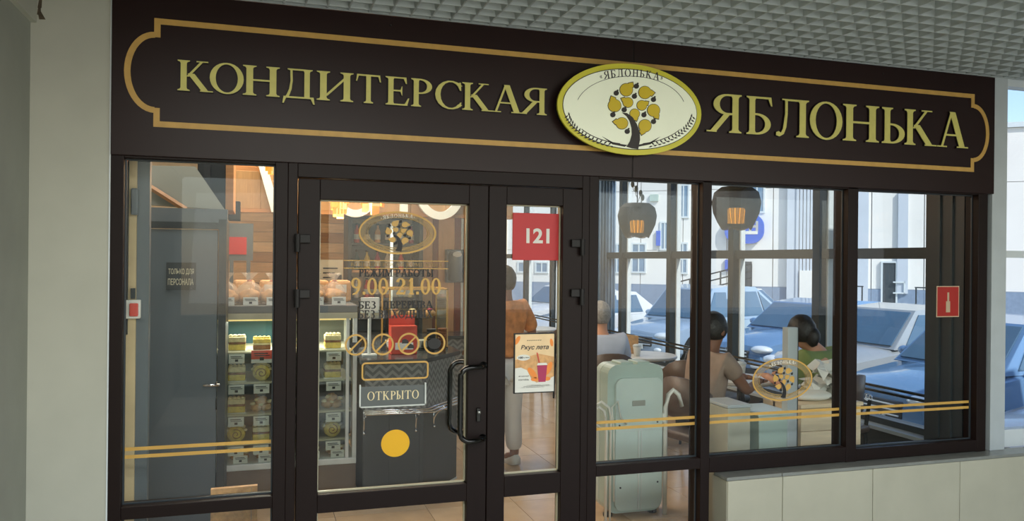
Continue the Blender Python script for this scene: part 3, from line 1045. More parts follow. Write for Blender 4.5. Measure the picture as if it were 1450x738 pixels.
# prohibition rings
for i, (px, py, lb_, cl) in enumerate(((506, 493.5, 'gold ring sticker with a slashed dark ice cream on the left door, farthest left', 'c'), (544.5, 492, 'second gold ring sticker from the left on the door, slashed dark bottle', 'b'),
                                    (581, 490.5, 'third gold ring sticker from the left on the door, slashed roller skates', 's'), (617.5, 489, 'gold ring sticker without slash showing a camera, rightmost on the door', 'v'))):
    a, b = PY(px - 15.5, py, YG), PY(px + 15.5, py, YG)
    cx, cz, r = (a[0] + b[0]) / 2, a[1], (b[0] - a[0]) / 2
    s = thing('ring_sticker', lb_, 'sticker', (cx, YG, cz), 'ring stickers on the door glass')
    m = oval_ring(MB(), cx, cz, r, r, .009, YG - .001, YG, 32)
    if cl != 'v': m.prism([(cx - r * .62 - .004, cz - r * .58), (cx - r * .58 + .004, cz - r * .66), (cx + r * .66, cz + r * .58), (cx + r * .58, cz + r * .66)], YG - .001, YG)
    m.build('ring', 'gold_film', s)
    m = MB()
    if cl == 'c': m.prism([(cx - .006, cz - .04), (cx + .004, cz - .04), (cx + .03, cz + .012), (cx - .026, cz + .012)], YG - .0008, YG)
    if cl == 'b': m.prism([(cx - .012, cz - .035), (cx + .014, cz - .035), (cx + .014, cz), (cx + .006, cz + .012), (cx + .005, cz + .035), (cx - .004, cz + .035), (cx - .004, cz + .012), (cx - .012, cz)], YG - .0008, YG)
    if cl == 's':
        for dx, dz in ((-.02, .01), (.008, -.015)): m.prism([(cx + dx - .014, cz + dz - .008), (cx + dx + .02, cz + dz - .008), (cx + dx + .018, cz + dz + .006), (cx + dx + .002, cz + dz + .016), (cx + dx - .014, cz + dz + .01)], YG - .0008, YG)
    if cl == 'v': m.prism(oval(cx, cz - .002, .034, .028, 18), YG - .0008, YG)
    m.build('pictogram', 'ink_film', s)
# rounded gold rectangle
x0, x1, z0, z1 = rect(515, 515.5, 610, 541, YG)
m = MB()
tt = .0085
for a, b, c_, d_ in ((x0 + .02, x1 - .02, z1 - tt, z1), (x0 + .02, x1 - .02, z0, z0 + tt), (x0, x0 + tt, z0 + .02, z1 - .02), (x1 - tt, x1, z0 + .02, z1 - .02)):
    m.box(a, b, YG - .001, YG, c_, d_)
for cx, cz, s0 in ((x1 - .02, z1 - .02, 0), (x0 + .02, z1 - .02, 90), (x0 + .02, z0 + .02, 180), (x1 - .02, z0 + .02, 270)):
    m.prism(gA(cx, cz, .02, .02, s0, s0 + 90, tt, tt, 6), YG - .001, YG)
tag(m.build('rectangle_sticker', 'gold_film'), 'gold rounded rectangle outline sticker above the open sign on the left door', 'sticker')
# open sign in its holder
x0, x1, z0, z1 = rect(512.5, 547, 607, 579, .04)
t = thing('open_sign', 'grey clear plate reading open in a white edged holder on the left door', 'sign', ((x0 + x1) / 2, .04, z0))
m = MB().box(x0, x0 + .007, .034, .0495, z0, z1).box(x1 - .007, x1, .034, .0495, z0, z1).box(x0, x1, .034, .0495, z0, z0 + .006)
m.build('holder', 'case_white', t)
MB().box(x0 + .007, x1 - .007, .041, .045, z0 + .006, z1 - .01).build('plate', film('plate_grey', (.40, .42, .42), .78, .3), t)
wrow('ОТКРЫТО', 524, 597, 557, 569, 'pastry_cream', Y=.0408, parent=t)
# yellow disc
cx, cz = PY(565, 631, YG)
tag(MB().prism(oval(cx, cz, .071, .0675, 40), YG - .001, YG).build('yellow_disc', 'disc_yellow'), 'yellow round warning sticker low on the left door glass', 'sticker')
# stripes of gold film on the fixed panes
for a, b, w_ in ((-.572, .067, 'left pane'), (1.72, 2.343, 'pane right of the narrow door'), (2.404, 3.32, 'middle pane'), (3.397, 4.313, 'rightmost pane')):
    for z, q in ((.781, 'upper'), (.746, 'lower')):
        tag(MB().box(a, b, .0535, .0548, z - .008, z + .008).build('gold_stripe', 'gold_film'), '%s gold film stripe across the %s' % (q, w_), 'sticker', 'gold stripes on the panes')
# red fire button sign on the rightmost pane
x0, x1, z0, z1 = rect(1327, 393, 1359, 437, .0545)
t = thing('fire_sign', 'red square fire button sign on the rightmost pane', 'sign', (x0, .0545, z0))
MB().box(x0, x1, .0535, .0548, z0, z1).build('border', 'film_pale', t)
MB().box(x0 + .006, x1 - .006, .0525, .0535, z0 + .006, z1 - .006).build('field', 'red_film', t)
m = MB().box((x0 + x1) / 2 - .016, (x0 + x1) / 2 + .016, .0515, .0525, z0 + .03, z0 + .10)
m.box((x0 + x1) / 2 - .006, (x0 + x1) / 2 + .008, .0515, .0525, z0 + .10, z0 + .155)
m.build('pictogram', 'film_pale', t)

# ================================================================== LEFT PART OF THE SHOP: staff partition
# reveal post beside the facade with call point
t = thing('door_post', 'pale beige wooden post just inside the left window pane', 'post', (-.63, .3, 0))
a, b = PY(181, 600, .28)[0], PY(195, 600, .28)[0]
MB().box(a, b, .28, .32, 0, 2.6).build('board', 'beige_strip', t)
MB().box(b, b + .055, .30, .36, 0, 2.6).build('jamb', 'staff_grey', t)
MB().box(a - .02, a + .01, .26, .29, 1.28, 2.2).build('cover_strip', 'staff_dark', t)
x0, x1, z0, z1 = rect(179, 425, 200, 462, .25)
t = thing('fire_call_point', 'red fire alarm call point on the beige post at far left', 'alarm', ((x0 + x1) / 2, .26, z0))
MB().bbox(x0, x1, .25, .28, z0, z1 - .035, .004).build('backplate', 'paper', t)
MB().bbox(x0 + .018, x1 - .008, .235, .25, z0 + .012, z1 - .05, .005).build('cover', 'tag_red', t)
MB().box(x0 + .02, x1 - .025, .262, .28, z1 - .03, z1 + .02).build('junction_box', 'slate', t)
x0, x1, z0, z1 = rect(184, 277, 194, 315, .25)
tag(MB().bbox(x0, x1, .24, .28, z0, z1, .006).build('sensor_box', 'staff_grey'), 'slim grey sensor box high on the beige post', 'sensor')

YP = 1.32
sp = sempty('wall_partition', (-.5, YP, 0))
X = lambda px, Y=YP: PY(px, 400, Y)[0]
zt = PY(250, 333, YP)[1]
MB().box(-1.5, X(209), YP - .02, YP + .06, 0, PY(200, 300, YP)[1]).build('wall_panel', 'staff_grey', sp)
MB().box(X(209), X(322), YP - .0, YP + .06, zt + .04, PY(250, 304, YP)[1]).build('wall_panel', 'staff_grey', sp)
MB().box(X(209), X(310), YP - .03, YP + .05, zt, zt + .04).build('head_trim', 'staff_dark', sp)
MB().box(X(310), X(321), YP - .035, YP + .42, 0, zt + .06).build('end_post', 'staff_dark', sp)
MB().box(X(203), X(210), YP - .035, YP + .05, 0, zt + .03).build('jamb', 'staff_dark', sp)
dd = sempty('door_3', (X(260), YP, 0))
MB().bbox(X(210.5), X(309), YP - .02, YP + .03, .01, zt - .005, .003).build('door_leaf', 'staff_door', dd)
hx, hz = PY(316, 553, YP - .07)
m = MB().tube([(hx - .01, YP - .02, hz), (hx - .01, YP - .075, hz), (hx - .10, YP - .08, hz)], .009, 10)
m.lathe([(.022, 0), (.022, -.01)], (hx - .01, YP - .018, hz), 14, 'y')
m.build('door_handle', 'chrome', dd, True)
MB().bbox(hx - .03, hx + .01, YP - .028, YP - .018, hz - .16, hz - .09, .003).build('lock_plate', 'steel_black', dd)
x0, x1, z0, z1 = rect(236, 381, 278, 420, YP - .03)
t = thing('staff_only_sign', 'dark plate reading staff only in gold letters on the grey inner door', 'sign', (x0, YP - .03, z0))
MB().box(x0, x1, YP - .034, YP - .021, z0, z1).build('plate', 'staff_dark', t)
print_text('ТОЛЬКО ДЛЯ', (x0 + x1) / 2, z0 + (z1 - z0) * .66, YP - .0345, (x1 - x0) * .86, (z1 - z0) * .24, 'shelf_pale', t, bold=.012)
print_text('ПЕРСОНАЛА', (x0 + x1) / 2 - .002, z0 + (z1 - z0) * .30, YP - .0345, (x1 - x0) * .86, (z1 - z0) * .24, 'shelf_pale', t, bold=.012)
# grey lintel board, dark duct and beams above the partition
MB().prism([PY(191, 246, 1.5), PY(275, 246, 1.5), PY(318, 306, 1.5), PY(191, 300, 1.5)][::-1], 1.44, 1.5).build('upper_panel', 'plaster_dark', sp)
m = MB()
q0, q1 = PY(189, 262, 1.42), PY(262, 306, 1.42)
m.tube([(q0[0], 1.42, q0[1]), (q1[0], 1.42, q1[1])], .02, 6)
m.build('slanted_batten', 'wood_b', sp)
t = thing('hanging_screen', 'black flat screen hanging above the staff door, seen edge on', 'screen', (-.35, 1.9, 2.05))
a, b = PY(278, 280, 1.9)[0], PY(318, 280, 1.9)[0]
MB().bbox(a, b, 1.88, 1.95, PY(300, 306, 1.9)[1], 3.2, .005).build('housing', 'staff_dark', t)
MB().box(b, b + .05, 1.86, 2.4, PY(320, 306, 1.9)[1], 2.8).build('side_board', 'wood_b', t)
MB().box(a + .04, b - .1, 1.872, 1.881, 2.12, 2.7).build('glass_face', 'slate', t)
x0, x1, z0, z1 = rect(322, 293, 339, 320, 2.6)
t = thing('wall_speaker', 'small black box speaker under the wooden bulkhead', 'speaker', (x0, 2.6, z0))
MB().bbox(x0, x1, 2.55, 2.72, z0, z1, .005).build('cabinet', 'black', t)
MB().box(x0 + .01, x1 - .01, 2.545, 2.55, z0 + .01, z1 - .01).build('front_grille', 'slate', t)

# red and white sign on stand behind the case
x0, x1, z0, z1 = rect(321, 324, 358, 368, 2.9)
t = thing('notice_board', 'grey glazed notice board with a red notice behind the pastry case', 'board', (x0, 2.9, z0))
MB().box(x0, x1, 2.9, 2.93, z0 - .05, z1).build('board', 'staff_grey', t)
MB().box(x0 + .02, x0 + .05, 2.9, 2.93, 0, z0 - .05).box(x1 - .05, x1 - .02, 2.9, 2.93, 0, z0 - .05).build('stand', 'staff_grey', t)
MB().box(x0 + .01, x1 - .05, 2.894, 2.9, z0, z0 + .14).build('notice', 'sign_red', t)

# ================================================================== BACK WALL, planks and bulkhead
YB = 4.18
z = 1.12
k = 0
wp = sempty('trim_1_planks', (.2, YB, 1))
wp.name = 'trim_2'
ORG[wp.name] = tuple(wp.location)
ms = ['wood_a', 'wood_c', 'wood_b', 'wood_c', 'wood_a', 'wood_b', 'wood_c', 'wood_a']
while z < 2.85:
    h = .098
    MB().bbox(-.42, .15, YB - .02 - .004 * (k % 3), YB + .02, z, z + h - .003, .002).build('plank', ms[k % 8], wp)
    MB().bbox(.153, .84, YB - .02 - .004 * ((k + 1) % 3), YB + .02, z, z + h - .003, .002).build('plank', ms[(k + 3) % 8], wp)
    z += h
    k += 1
vp = [(1.56, 1.70, 'wood_peach'), (1.70, 1.76, 'wood_red'), (1.76, 1.93, 'wood_peach'), (1.93, 2.0, 'wood_red'), (2.0, 2.03, 'case_white'), (2.03, 2.1, 'wood_peach')]
for a, b, mm in vp:
    MB().bbox(a + .001, b - .001, YB - .025, YB + .02, .0, 2.85, .002).build('plank', mm, wp)
# bulkhead with white letters
YK = 2.95
bh = thing('bulkhead', 'wooden bulkhead with tall white letters hanging over the counter', 'bulkhead', (.8, YK, 2.05))
zb_, zt_ = PY(500, 304, YK)[1], 2.36
for i in range(8):
    a = -.30 + i * .31
    MB().bbox(a, a + .308, YK, YK + .05, zb_, zt_, .003).build('board', 'wood_fascia', bh)
MB().box(-.30, 2.18, YK - .01, YK + .08, zb_ - .03, zb_).build('lower_trim', 'wood_b', bh)
for i in range(9): MB().bbox(-.30 + i * .275, -.30 + i * .275 + .268, YK + .12, YK + .15, 2.38, 3.15, .002).build('upper_board', 'wood_b', bh)
MB().box(-.3, 2.18, YK + .02, YK + .14, 2.36, 2.39).build('ledge_strip', 'wood_b', bh)
YL = YK - .06
a0, a1 = PY(359, 236, YL), PY(386, 307, YL)
m = MB().prism([(a0[0] - .03, a0[1] + .16), (a0[0] + .035, a0[1] + .16), (a1[0] + .055, a1[1]), (a1[0] - .015, a1[1])], YL, YL + .05)
m.build('letter', 'letter_white', bh)
q = PY(502, 312, YL)
oval_ring(MB(), q[0], q[1] + .25, .20, .25, .062, YL, YL + .05, 40).build('letter', 'letter_white', bh)
q = PY(571, 303, YL)
MB().box(q[0] - .032, q[0] + .032, YL, YL + .05, q[1], q[1] + .5).box(q[0] - .17, q[0] + .17, YL, YL + .05, q[1] + .43, q[1] + .5).build('letter', 'letter_white', bh)
q = PY(622, 313, YL)
oval_ring(MB(), q[0], q[1] + .25, .215, .25, .068, YL, YL + .05, 40).build('letter', 'letter_white', bh)


# chandeliers of hanging capiz strips
def chandelier(px, py, Y, w_, rows, label):
    cx, zbot = PY(px, py, Y)
    t = thing('chandelier', label, 'lamp', (cx, Y, 3.15), 'shell strip chandeliers over the counter')
    MB().lathe([(.09, 3.12), (.09, 3.15)], (cx, Y, 0), 16).tube([(cx, Y, zbot + .45), (cx, Y, 3.14)], .008, 6).build('ceiling_rod', 'chrome', t)
    MB().lathe([(w_ * .55, 0), (w_ * .55, .02)], (cx, Y, zbot + .43), 24).build('ring_plate', 'chrome', t)
    random.seed(int(px))
    for r in range(rows):
        rr = w_ * (.98 - .30 * r)
        n = int(15 - 4 * r)
        for k in range(n):
            a = 2 * pi * k / n + r * .2
            x, y = cx + rr * math.cos(a), Y + rr * math.sin(a) * .8
            zz = zbot + .14 - .07 * r + .05 * math.cos(2 * a) + random.uniform(-.01, .01)
            s = MB().bbox(-.028, .028, -.003, .003, 0, .17, .002)
            s.xf(Matrix.Translation((x, y, zz)) @ Matrix.Rotation(a + pi / 2, 4, 'Z'))
            s.build('shell_strip', 'shell_warm' if (k + r) % 3 else 'shell_cream', t)
    l = bpy.data.lights.new('chandelier_bulb', 'POINT')
    l.energy = 4
    l.color = (1, .72, .42)
    l.shadow_soft_size = .08
    lo = bpy.data.objects.new('chandelier_bulb', l)
    COL.objects.link(lo)
    lo.parent = t
    lo.location = (0, 0, zbot + .02 - 3.15)


chandelier(526, 301, 2.15, .22, 3, 'large warm shell strip chandelier seen at the top of the left door glass')
chandelier(479, 318, 2.62, .085, 2, 'small low warm shell strip chandelier left of the large one')
chandelier(384, 272, 2.1, .055, 1, 'small warm shell strip lamp at the top of the left pane')

# ================================================================== PASTRY CASE
CX0, CX1, CY0, CY1 = -.30, .655, 1.70, 2.35
cs = thing('pastry_case', 'glazed pastry display case with white posts and a brown base', 'display case', ((CX0 + CX1) / 2, (CY0 + CY1) / 2, 0))
MB().bbox(CX0, CX1, CY0, CY1, 0.0, .235, .004).build('base', 'case_brown', cs)
MB().bbox(CX0, CX1, CY0 - .012, CY1, .235, .275, .004).build('base_rail', 'case_white', cs)
for x in (CX0, CX1 - .028):
    MB().bbox(x, x + .028, CY0 - .01, CY0 + .02, .275, 1.28, .003).build('post', 'case_white', cs)
    MB().bbox(x, x + .028, CY1 - .03, CY1, .275, 1.28, .003).build('post', 'case_white', cs)
MB().bbox(CX1 - .075, CX1 - .052, CY0 - .004, CY0 + .016, .275, 1.28, .003).build('post', 'case_white', cs)
MB().bbox(CX0, CX1, CY0 - .012, CY1, 1.28, 1.33, .004).build('top_board', 'staff_grey', cs)
MB().box(CX0, CX1, CY0 - .014, CY0 + .002, 1.24, 1.28).build('top_rail', 'shelf_pale', cs)
MB().box(CX0, CX1, CY1 - .02, CY1 - .005, .275, 1.28).build('back_panel', 'case_back', cs)
MB().box(-.02, .13, CY1 - .03, CY1 - .02, 1.0, 1.28).box(-.26, -.02, CY1 - .03, CY1 - .02, .5, 1.26).build('teal_panel', 'teal', cs)
MB().box(CX0 + .03, CX1 - .03, CY0 + .003, CY0 + .007, .275, 1.24).build('front_glass', 'glass_case', cs)
SZ = [.405, .60, .815, 1.02]
for z in SZ: MB().bbox(CX0 + .03, CX1 - .03, CY0 + .03, CY1 - .04, z - .012, z, .002).build('shelf', 'glass_case' if z > 3 else 'shelf_pale', cs)
MB().box(CX0 + .04, CX1 - .04, CY0 + .05, CY0 + .07, 1.225, 1.24).build('lamp_strip', 'lamp_cream', cs)
la = area('case_light', (.18, 1.95, 1.22), (.8, .3), 12, (1, .93, .8), (0, -.15, -1))
random.seed(11)


def roll_cake(x, y, z, s, label):
    t = thing('roll_cake', label, 'cake', (x, y, z), 'cakes in the pastry case')
    m = MB()
    secs = []
    for j in range(7):
        yy = y - .07 + .14 * j / 6
        r0 = s * (1 - .12 * abs(j - 3) / 3)
        ring_ = []
        for k in range(18):
            a = 2 * pi * k / 18
            rr = r0 * (1 + .09 * noise.noise(Vector((math.cos(a) * 3, math.sin(a) * 3, j + x * 9))))
            ring_.append((x + rr * math.cos(a) * 1.05, yy, z + s * .92 + max(-s * .88, rr * math.sin(a))))
        secs.append(ring_)
    m.loft(secs).build('sponge', 'pastry_yellow', t, True)
    m = MB()
    pts = []
    for k in range(26):
        a = .38 * k + x * 9
        rr = s * (.10 + .60 * k / 26)
        pts.append((x + rr * math.cos(a), y - .072, z + s * .92 + rr * math.sin(a) * .92))
    m.tube(pts, .0028, 5).build('filling_swirl', 'pastry_brown', t)
    m = MB()
    for k in range(7):
        a = pi * (.12 + .76 * k / 6)
        m.ell((x + s * math.cos(a), y - .03 + .02 * (k % 2), z + s * .95 + s * math.sin(a)), (.016, .03, .012), 8, 6, .4)
    m.build('cream_topping', 'pastry_cream', t, True)
    return t


def slice_cake(x, y, z, w_, h, label, m1='pastry_yellow', m2='pastry_cream'):
    t = thing('cake_slice', label, 'cake', (x, y, z), 'cakes in the pastry case')
    MB().bbox(x - w_ / 2, x + w_ / 2, y - .06, y + .05, z + .004, z + h * .45, .006).build('lower_layer', m1, t)
    MB().bbox(x - w_ / 2, x + w_ / 2, y - .06, y + .05, z + h * .45, z + h * .6, .004).build('filling', 'pastry_brown' if m1 != 'pastry_brown' else 'pastry_cream', t)
    MB().bbox(x - w_ / 2, x + w_ / 2, y - .06, y + .05, z + h * .6, z + h * .95, .006).build('upper_layer', m2, t)
    m = MB()
    for k in range(4): m.ell((x - w_ * .36 + w_ * .24 * k, y - .03, z + h), (.016, .02, .013), 8, 6, .4)
    m.build('cream_topping', m2, t, True)
    MB().box(x - w_ / 2 - .008, x + w_ / 2 + .008, y - .07, y + .06, z, z + .004).build('tray', 'paper', t)
    return t


def bun(x, y, z, s, label):
    t = thing('sweet_bun', label, 'bun', (x, y, z), 'cakes in the pastry case')
    m = MB()
    for dx, dz in ((-.5, .5), (.5, .5), (0, 1.3)): m.ell((x + dx * s * 1.05, y, z + dz * s), (s * .72, s * .9, s * .55), 14, 10, .35)
    m.build('dough', 'bread_tan', t, True)
    m = MB()
    for k in range(5): m.ell((x - s + s * .5 * k, y - s * .5, z + s * (1.0 + .5 * math.sin(k * 1.7))), (.02, .015, .012), 8, 6, .5)
    m.build('cream_topping', 'pastry_cream', t, True)
    return t


def price_tag(x, z, w_, h, label, red=False, lines=2):
    t = thing('price_tag', label, 'price tag', (x, CY0 + .02, z), 'price tags in the pastry case')
    o = MB().box(x - w_ / 2, x + w_ / 2, CY0 + .018, CY0 + .021, z, z + h).build('card', 'paper', t)
    if red:
        MB().box(x - w_ / 2, x + w_ / 2, CY0 + .0165, CY0 + .018, z + h * .3, z + h).build('red_band', 'tag_red', t)
    m = MB()
    m.box(x - w_ * .38, x + w_ * .3, CY0 + .0155, CY0 + .0165, z + h * .72, z + h * .80)
    m.box(x - w_ * .1, x + w_ * .1, CY0 + .0155, CY0 + .0165, z + h * .2, z + h * .45)
    if lines > 1: m.box(x - w_ * .35, x + w_ * .38, CY0 + .0155, CY0 + .0165, z + h * .56, z + h * .62)
    m.build('print', 'ink', t)


row_names = ['third shelf down', 'second shelf down', 'top shelf']
cols = [(-.135, 'far left'), (.025, 'second from left'), (.185, 'middle'), (.335, 'fourth from left'), (.50, 'right end')]
for zi, z in enumerate(SZ):
    rn = ['lowest shelf', 'third shelf down', 'second shelf down', 'top shelf'][zi]
    for ci, (x, cn) in enumerate(cols):
        y = CY0 + .15
        kind = [[0, 1, 1, 2, 0], [1, 3, 0, 2, 3], [1, 0, 1, 2, 1], [1, 2, 3, 1, 1]][zi][ci]
        if kind == 0: roll_cake(x, y, z, .058, 'yellow cream roll cake on the %s of the pastry case, %s' % (rn, cn))
        elif kind == 1: slice_cake(x, y, z, .11, .10, 'layered cake piece on the %s of the pastry case, %s' % (rn, cn))
        elif kind == 2: slice_cake(x, y, z, .115, .085, 'brown layered cake piece on the %s of the pastry case, %s' % (rn, cn), 'pastry_brown', 'pastry_yellow')
        else: bun(x, y, z, .055, 'cream topped sweet bun on the %s of the pastry case, %s' % (rn, cn))
        red = (zi == 3 and ci == 1)
        price_tag(x, z - .075, .135 if red else .10, .085 if red else .062, ('red and white' if red else 'small white') + ' price tag under the %s, %s' % (rn, cn), red)
for ci, (x, cn) in enumerate(cols):
    bun(x + .02, CY0 + .14, .276, .045, 'small pastry on the floor of the pastry case, %s' % cn)
    price_tag(x + .03, .278, .09, .05, 'small white price tag on the case floor, %s' % cn)
# bagged bread on the top board
for ci, (x, cn) in enumerate([(-.21, 'far left'), (-.06, 'second from left'), (.09, 'third from left'), (.24, 'fourth from left'), (.37, 'fifth from left'), (.52, 'right end')]):
    y = CY0 + .2 + .05 * (ci % 2)
    t = thing('bagged_loaf', 'tan loaf in a clear tied bag on top of the pastry case, %s' % cn, 'bread', (x, y, 1.33), 'bagged bread on the case')
    MB().ell((x, y, 1.33 + .052), (.075, .09, .052), 18, 12, .35).build('loaf', 'bread_tan', t, True)
    b = MB()
    secs = []
    for r_, zz in ((.078, .0), (.09, .04), (.088, .09), (.06, .13), (.02, .155), (.014, .165), (.04, .20), (.055, .215)):
        secs.append([(x + r_ * math.cos(a * pi / 8) * (1 + .12 * math.sin(a * 5 + ci)), y + r_ * math.sin(a * pi / 8), 1.332 + zz) for a in range(16)])
    b.loft(secs, cap=False).build('clear_bag', film('bag_film', (.9, .85, .78), .28, .15), t, True)
    MB().lathe([(.016, 0), (.016, .008)], (x, y, 1.332 + .155), 10).build('tie', 'tag_red', t)
    price_tag(x + .01, 1.332, .095, .055, 'white price card before the bread on top of the case, %s' % cn)
# back row of larger bags
for ci, x in enumerate((-.1, .08, .42, .58)):
    cn = ('leftmost', 'second from the left', 'third from the left', 'rightmost')[ci]
    t = thing('wrapped_cake', 'tall wrapped pastry parcel behind the bread, %s' % cn, 'parcel', (x, 2.18, 1.33), 'parcels behind the bread')
    MB().bbox(x - .075, x + .075, 2.1, 2.24, 1.331, 1.49, .02).build('parcel', 'bread_tan', t)
    MB().box(x - .04, x + .04, 2.096, 2.1, 1.40, 1.46).build('card', 'paper' if ci % 2 else 'peach', t)
t = thing('menu_board', 'pale printed menu board standing behind the right end of the pastry case', 'board', (.52, 2.3, 1.33))
x0, x1, z0, z1 = rect(452, 373, 486, 440, 2.31)
MB().box(x0, x1, 2.30, 2.32, 1.331, z1).build('board', 'shelf_pale', t)
m = MB()
for k in range(6): m.box(x0 + .03, x1 - .04 - .02 * (k % 3), 2.297, 2.30, z1 - .07 - k * .035, z1 - .06 - k * .035)
m.build('print', 'ink', t)
MB().box(x0 + .12, x1 - .01, 2.295, 2.30, z1 - .15, z1 - .115).build('dark_label', 'staff_dark', t)

# ================================================================== COUNTER
ct = thing('service_counter', 'dark service counter with grey chevron band and a chrome bag shelf', 'counter', (1.05, 1.9, 0))
P0, P1, P2, P3, P4 = (.685, 1.56), (1.10, 1.56), (1.437, 1.97), (1.437, 3.6), (.665, 2.34)
base = [P0, P1, P2, P3, (.9, 3.6), (.9, 2.34), (.685, 2.34)]
MB().prism(base, .012, .60, 'xy').build('lower_body', 'counter_black', ct)
MB().prism([(a + (.012 if a < 1 else -.012), b + .012) for a, b in base], .60, .935, 'xy').build('upper_band', 'chevron_tile', ct)
MB().prism(grow(base, .02), .935, .965, 'xy').build('counter_top', 'counter_top', ct)
MB().box(.86, .863, 1.555, 1.56, .02, .6).box(1.07, 1.073, 1.555, 1.56, .02, .6).build('panel_joint', 'black', ct)
MB().prism(grow(base, .004), 0, .012, 'xy').build('plinth_edge', 'case_white', ct)
dv = Vector((P2[0] - P1[0], P2[1] - P1[1])).normalized()
nv = Vector((dv.y, -dv.x))
m = MB()
for off, zz in ((.035, .622), (.075, .618), (.12, .615)):
    A_ = Vector((P0[0], P0[1] - off)); B_ = Vector((P1[0] + off * .45, P1[1] - off)); C_ = Vector(P2) + nv * off
    m.tube([(A_.x, A_.y, zz), (B_.x, B_.y, zz), (C_.x, C_.y, zz)], .007, 8)
m.build('bag_rail', 'chrome', ct, True)
for bx, by, nn in ((.69, 1.56, Vector((0, -1))), (1.045, 1.56, Vector((0, -1))), (1.19, 1.67, nv)):
    m = MB()
    m.tube([(bx, by, .60), (bx + nn.x * .12, by + nn.y * .12, .612)], .006, 6)
    m.tube([(bx + nn.x * .004, by + nn.y * .004, .615), (bx + nn.x * .004, by + nn.y * .004, .47)], .006, 6)
    m.tube([(bx + nn.x * (.11 * (1 - math.cos(a)) + .004), by + nn.y * (.11 * (1 - math.cos(a)) + .004), .49 + .11 * math.sin(a)) for a in [i * pi / 16 for i in range(9)]], .005, 6)
    m.ell((bx + nn.x * .01, by + nn.y * .01, .468), (.009, .009, .009), 8, 6)
    m.build('rail_bracket', 'chrome', ct, True)
# counter goods
x0, x1, z0, z1 = rect(556, 424, 600, 508, 2.3)
t = thing('counter_vitrine', 'small glass vitrine with gold edges on the service counter', 'display case', (1.15, 2.0, .965))
vx0, vx1, vy0, vy1, vz1 = .93, 1.38, 2.05, 2.45, 1.42
MB().bbox(vx0, vx1, vy0, vy1, .965, .985, .003).build('base', 'steel_black', t)
m = MB()
for x in (vx0, vx1 - .012):
    for y in (vy0, vy1 - .012): m.box(x, x + .012, y, y + .012, .985, vz1)
m.box(vx0, vx1, vy0, vy0 + .012, vz1, vz1 + .012).box(vx0, vx1, vy1 - .012, vy1, vz1, vz1 + .012).box(vx0, vx0 + .012, vy0, vy1, vz1, vz1 + .012).box(vx1 - .012, vx1, vy0, vy1, vz1, vz1 + .012)
m.build('gold_edge', 'gold_line', t)
MB().box(vx0 + .012, vx1 - .012, vy0 + .003, vy0 + .007, .985, vz1).build('front_pane', 'glass_case', t)
MB().box(vx1 - .008, vx1 - .004, vy0 + .012, vy1 - .012, .985, vz1).build('side_pane', 'glass_case', t)
MB().box(vx0 + .012, vx1 - .012, vy0 + .012, vy1 - .012, 1.2, 1.206).build('shelf', 'glass_case', t)
for i, (x, s) in enumerate(((1.0, 'left'), (1.13, 'middle'), (1.27, 'right'))):
    t = thing('vitrine_pastry', 'small pastry on the shelf of the counter vitrine, %s' % s, 'pastry', (x, 2.2, 1.206), 'pastries in the counter vitrine')
    MB().ell((x, 2.2, 1.235), (.045, .045, .03), 12, 8, .3).build('dough', 'bread_tan', t, True)
    MB().ell((x, 2.19, 1.262), (.025, .025, .012), 10, 6, .3).build('icing', ['pastry_brown', 'pastry_cream', 'berry'][i], t, True)
    t = thing('paper_tray', 'white folded paper tray inside the counter vitrine, %s' % s, 'tray', (x, 2.18, .985), 'paper trays in the vitrine')
    MB().prism([(x - .055, .985), (x + .055, .985), (x + .07, 1.03), (x - .07, 1.03)], 2.12, 2.24).build('tray', 'paper', t)
    MB().ell((x, 2.18, 1.04), (.05, .05, .02), 10, 6, .4).build('pastry', 'pastry_yellow', t, True)
t = thing('red_display_box', 'red cardboard display box on the counter behind the door lettering', 'box', (.82, 2.15, .965))
MB().bbox(.91, 1.10, 1.82, 1.94, .966, 1.17, .004).build('box', 'red_box', t)
MB().bbox(.91, 1.10, 1.92, 1.94, 1.17, 1.24, .003).build('header_card', 'red_box', t)
MB().box(.94, 1.07, 1.816, 1.82, 1.0, 1.05).build('label_strip', 'paper', t)
# card terminal and receipt stand
t = thing('cash_screen', 'white till screen on a stand at the left end of the counter', 'screen', (.74, 1.78, .965))
MB().bbox(.70, .80, 1.74, 1.82, .965, .98, .003).tube([(.75, 1.78, .98), (.75, 1.78, 1.28)], .012, 8).build('stand', 'case_white', t)
MB().bbox(.685, .815, 1.75, 1.775, 1.27, 1.38, .005).build('screen_body', 'case_white', t)
MB().box(.695, .805, 1.747, 1.75, 1.285, 1.37).build('screen', 'paper', t)
for i, (x, y) in enumerate(((1.22, 1.9), (1.31, 1.93))):
    t = thing('dark_cup_stack', 'stack of dark paper cups on the counter edge, %s' % ('nearer' if i == 0 else 'farther right'), 'cups', (x, y, .965), 'cup stacks')
    for k in range(5):
        MB().lathe([(.025, 0), (.034, .08), (.036, .08), (.036, .086)], (x, y, .965 + .022 * k), 16).build('cup', 'pastry_brown' if i else 'slate', t, True)
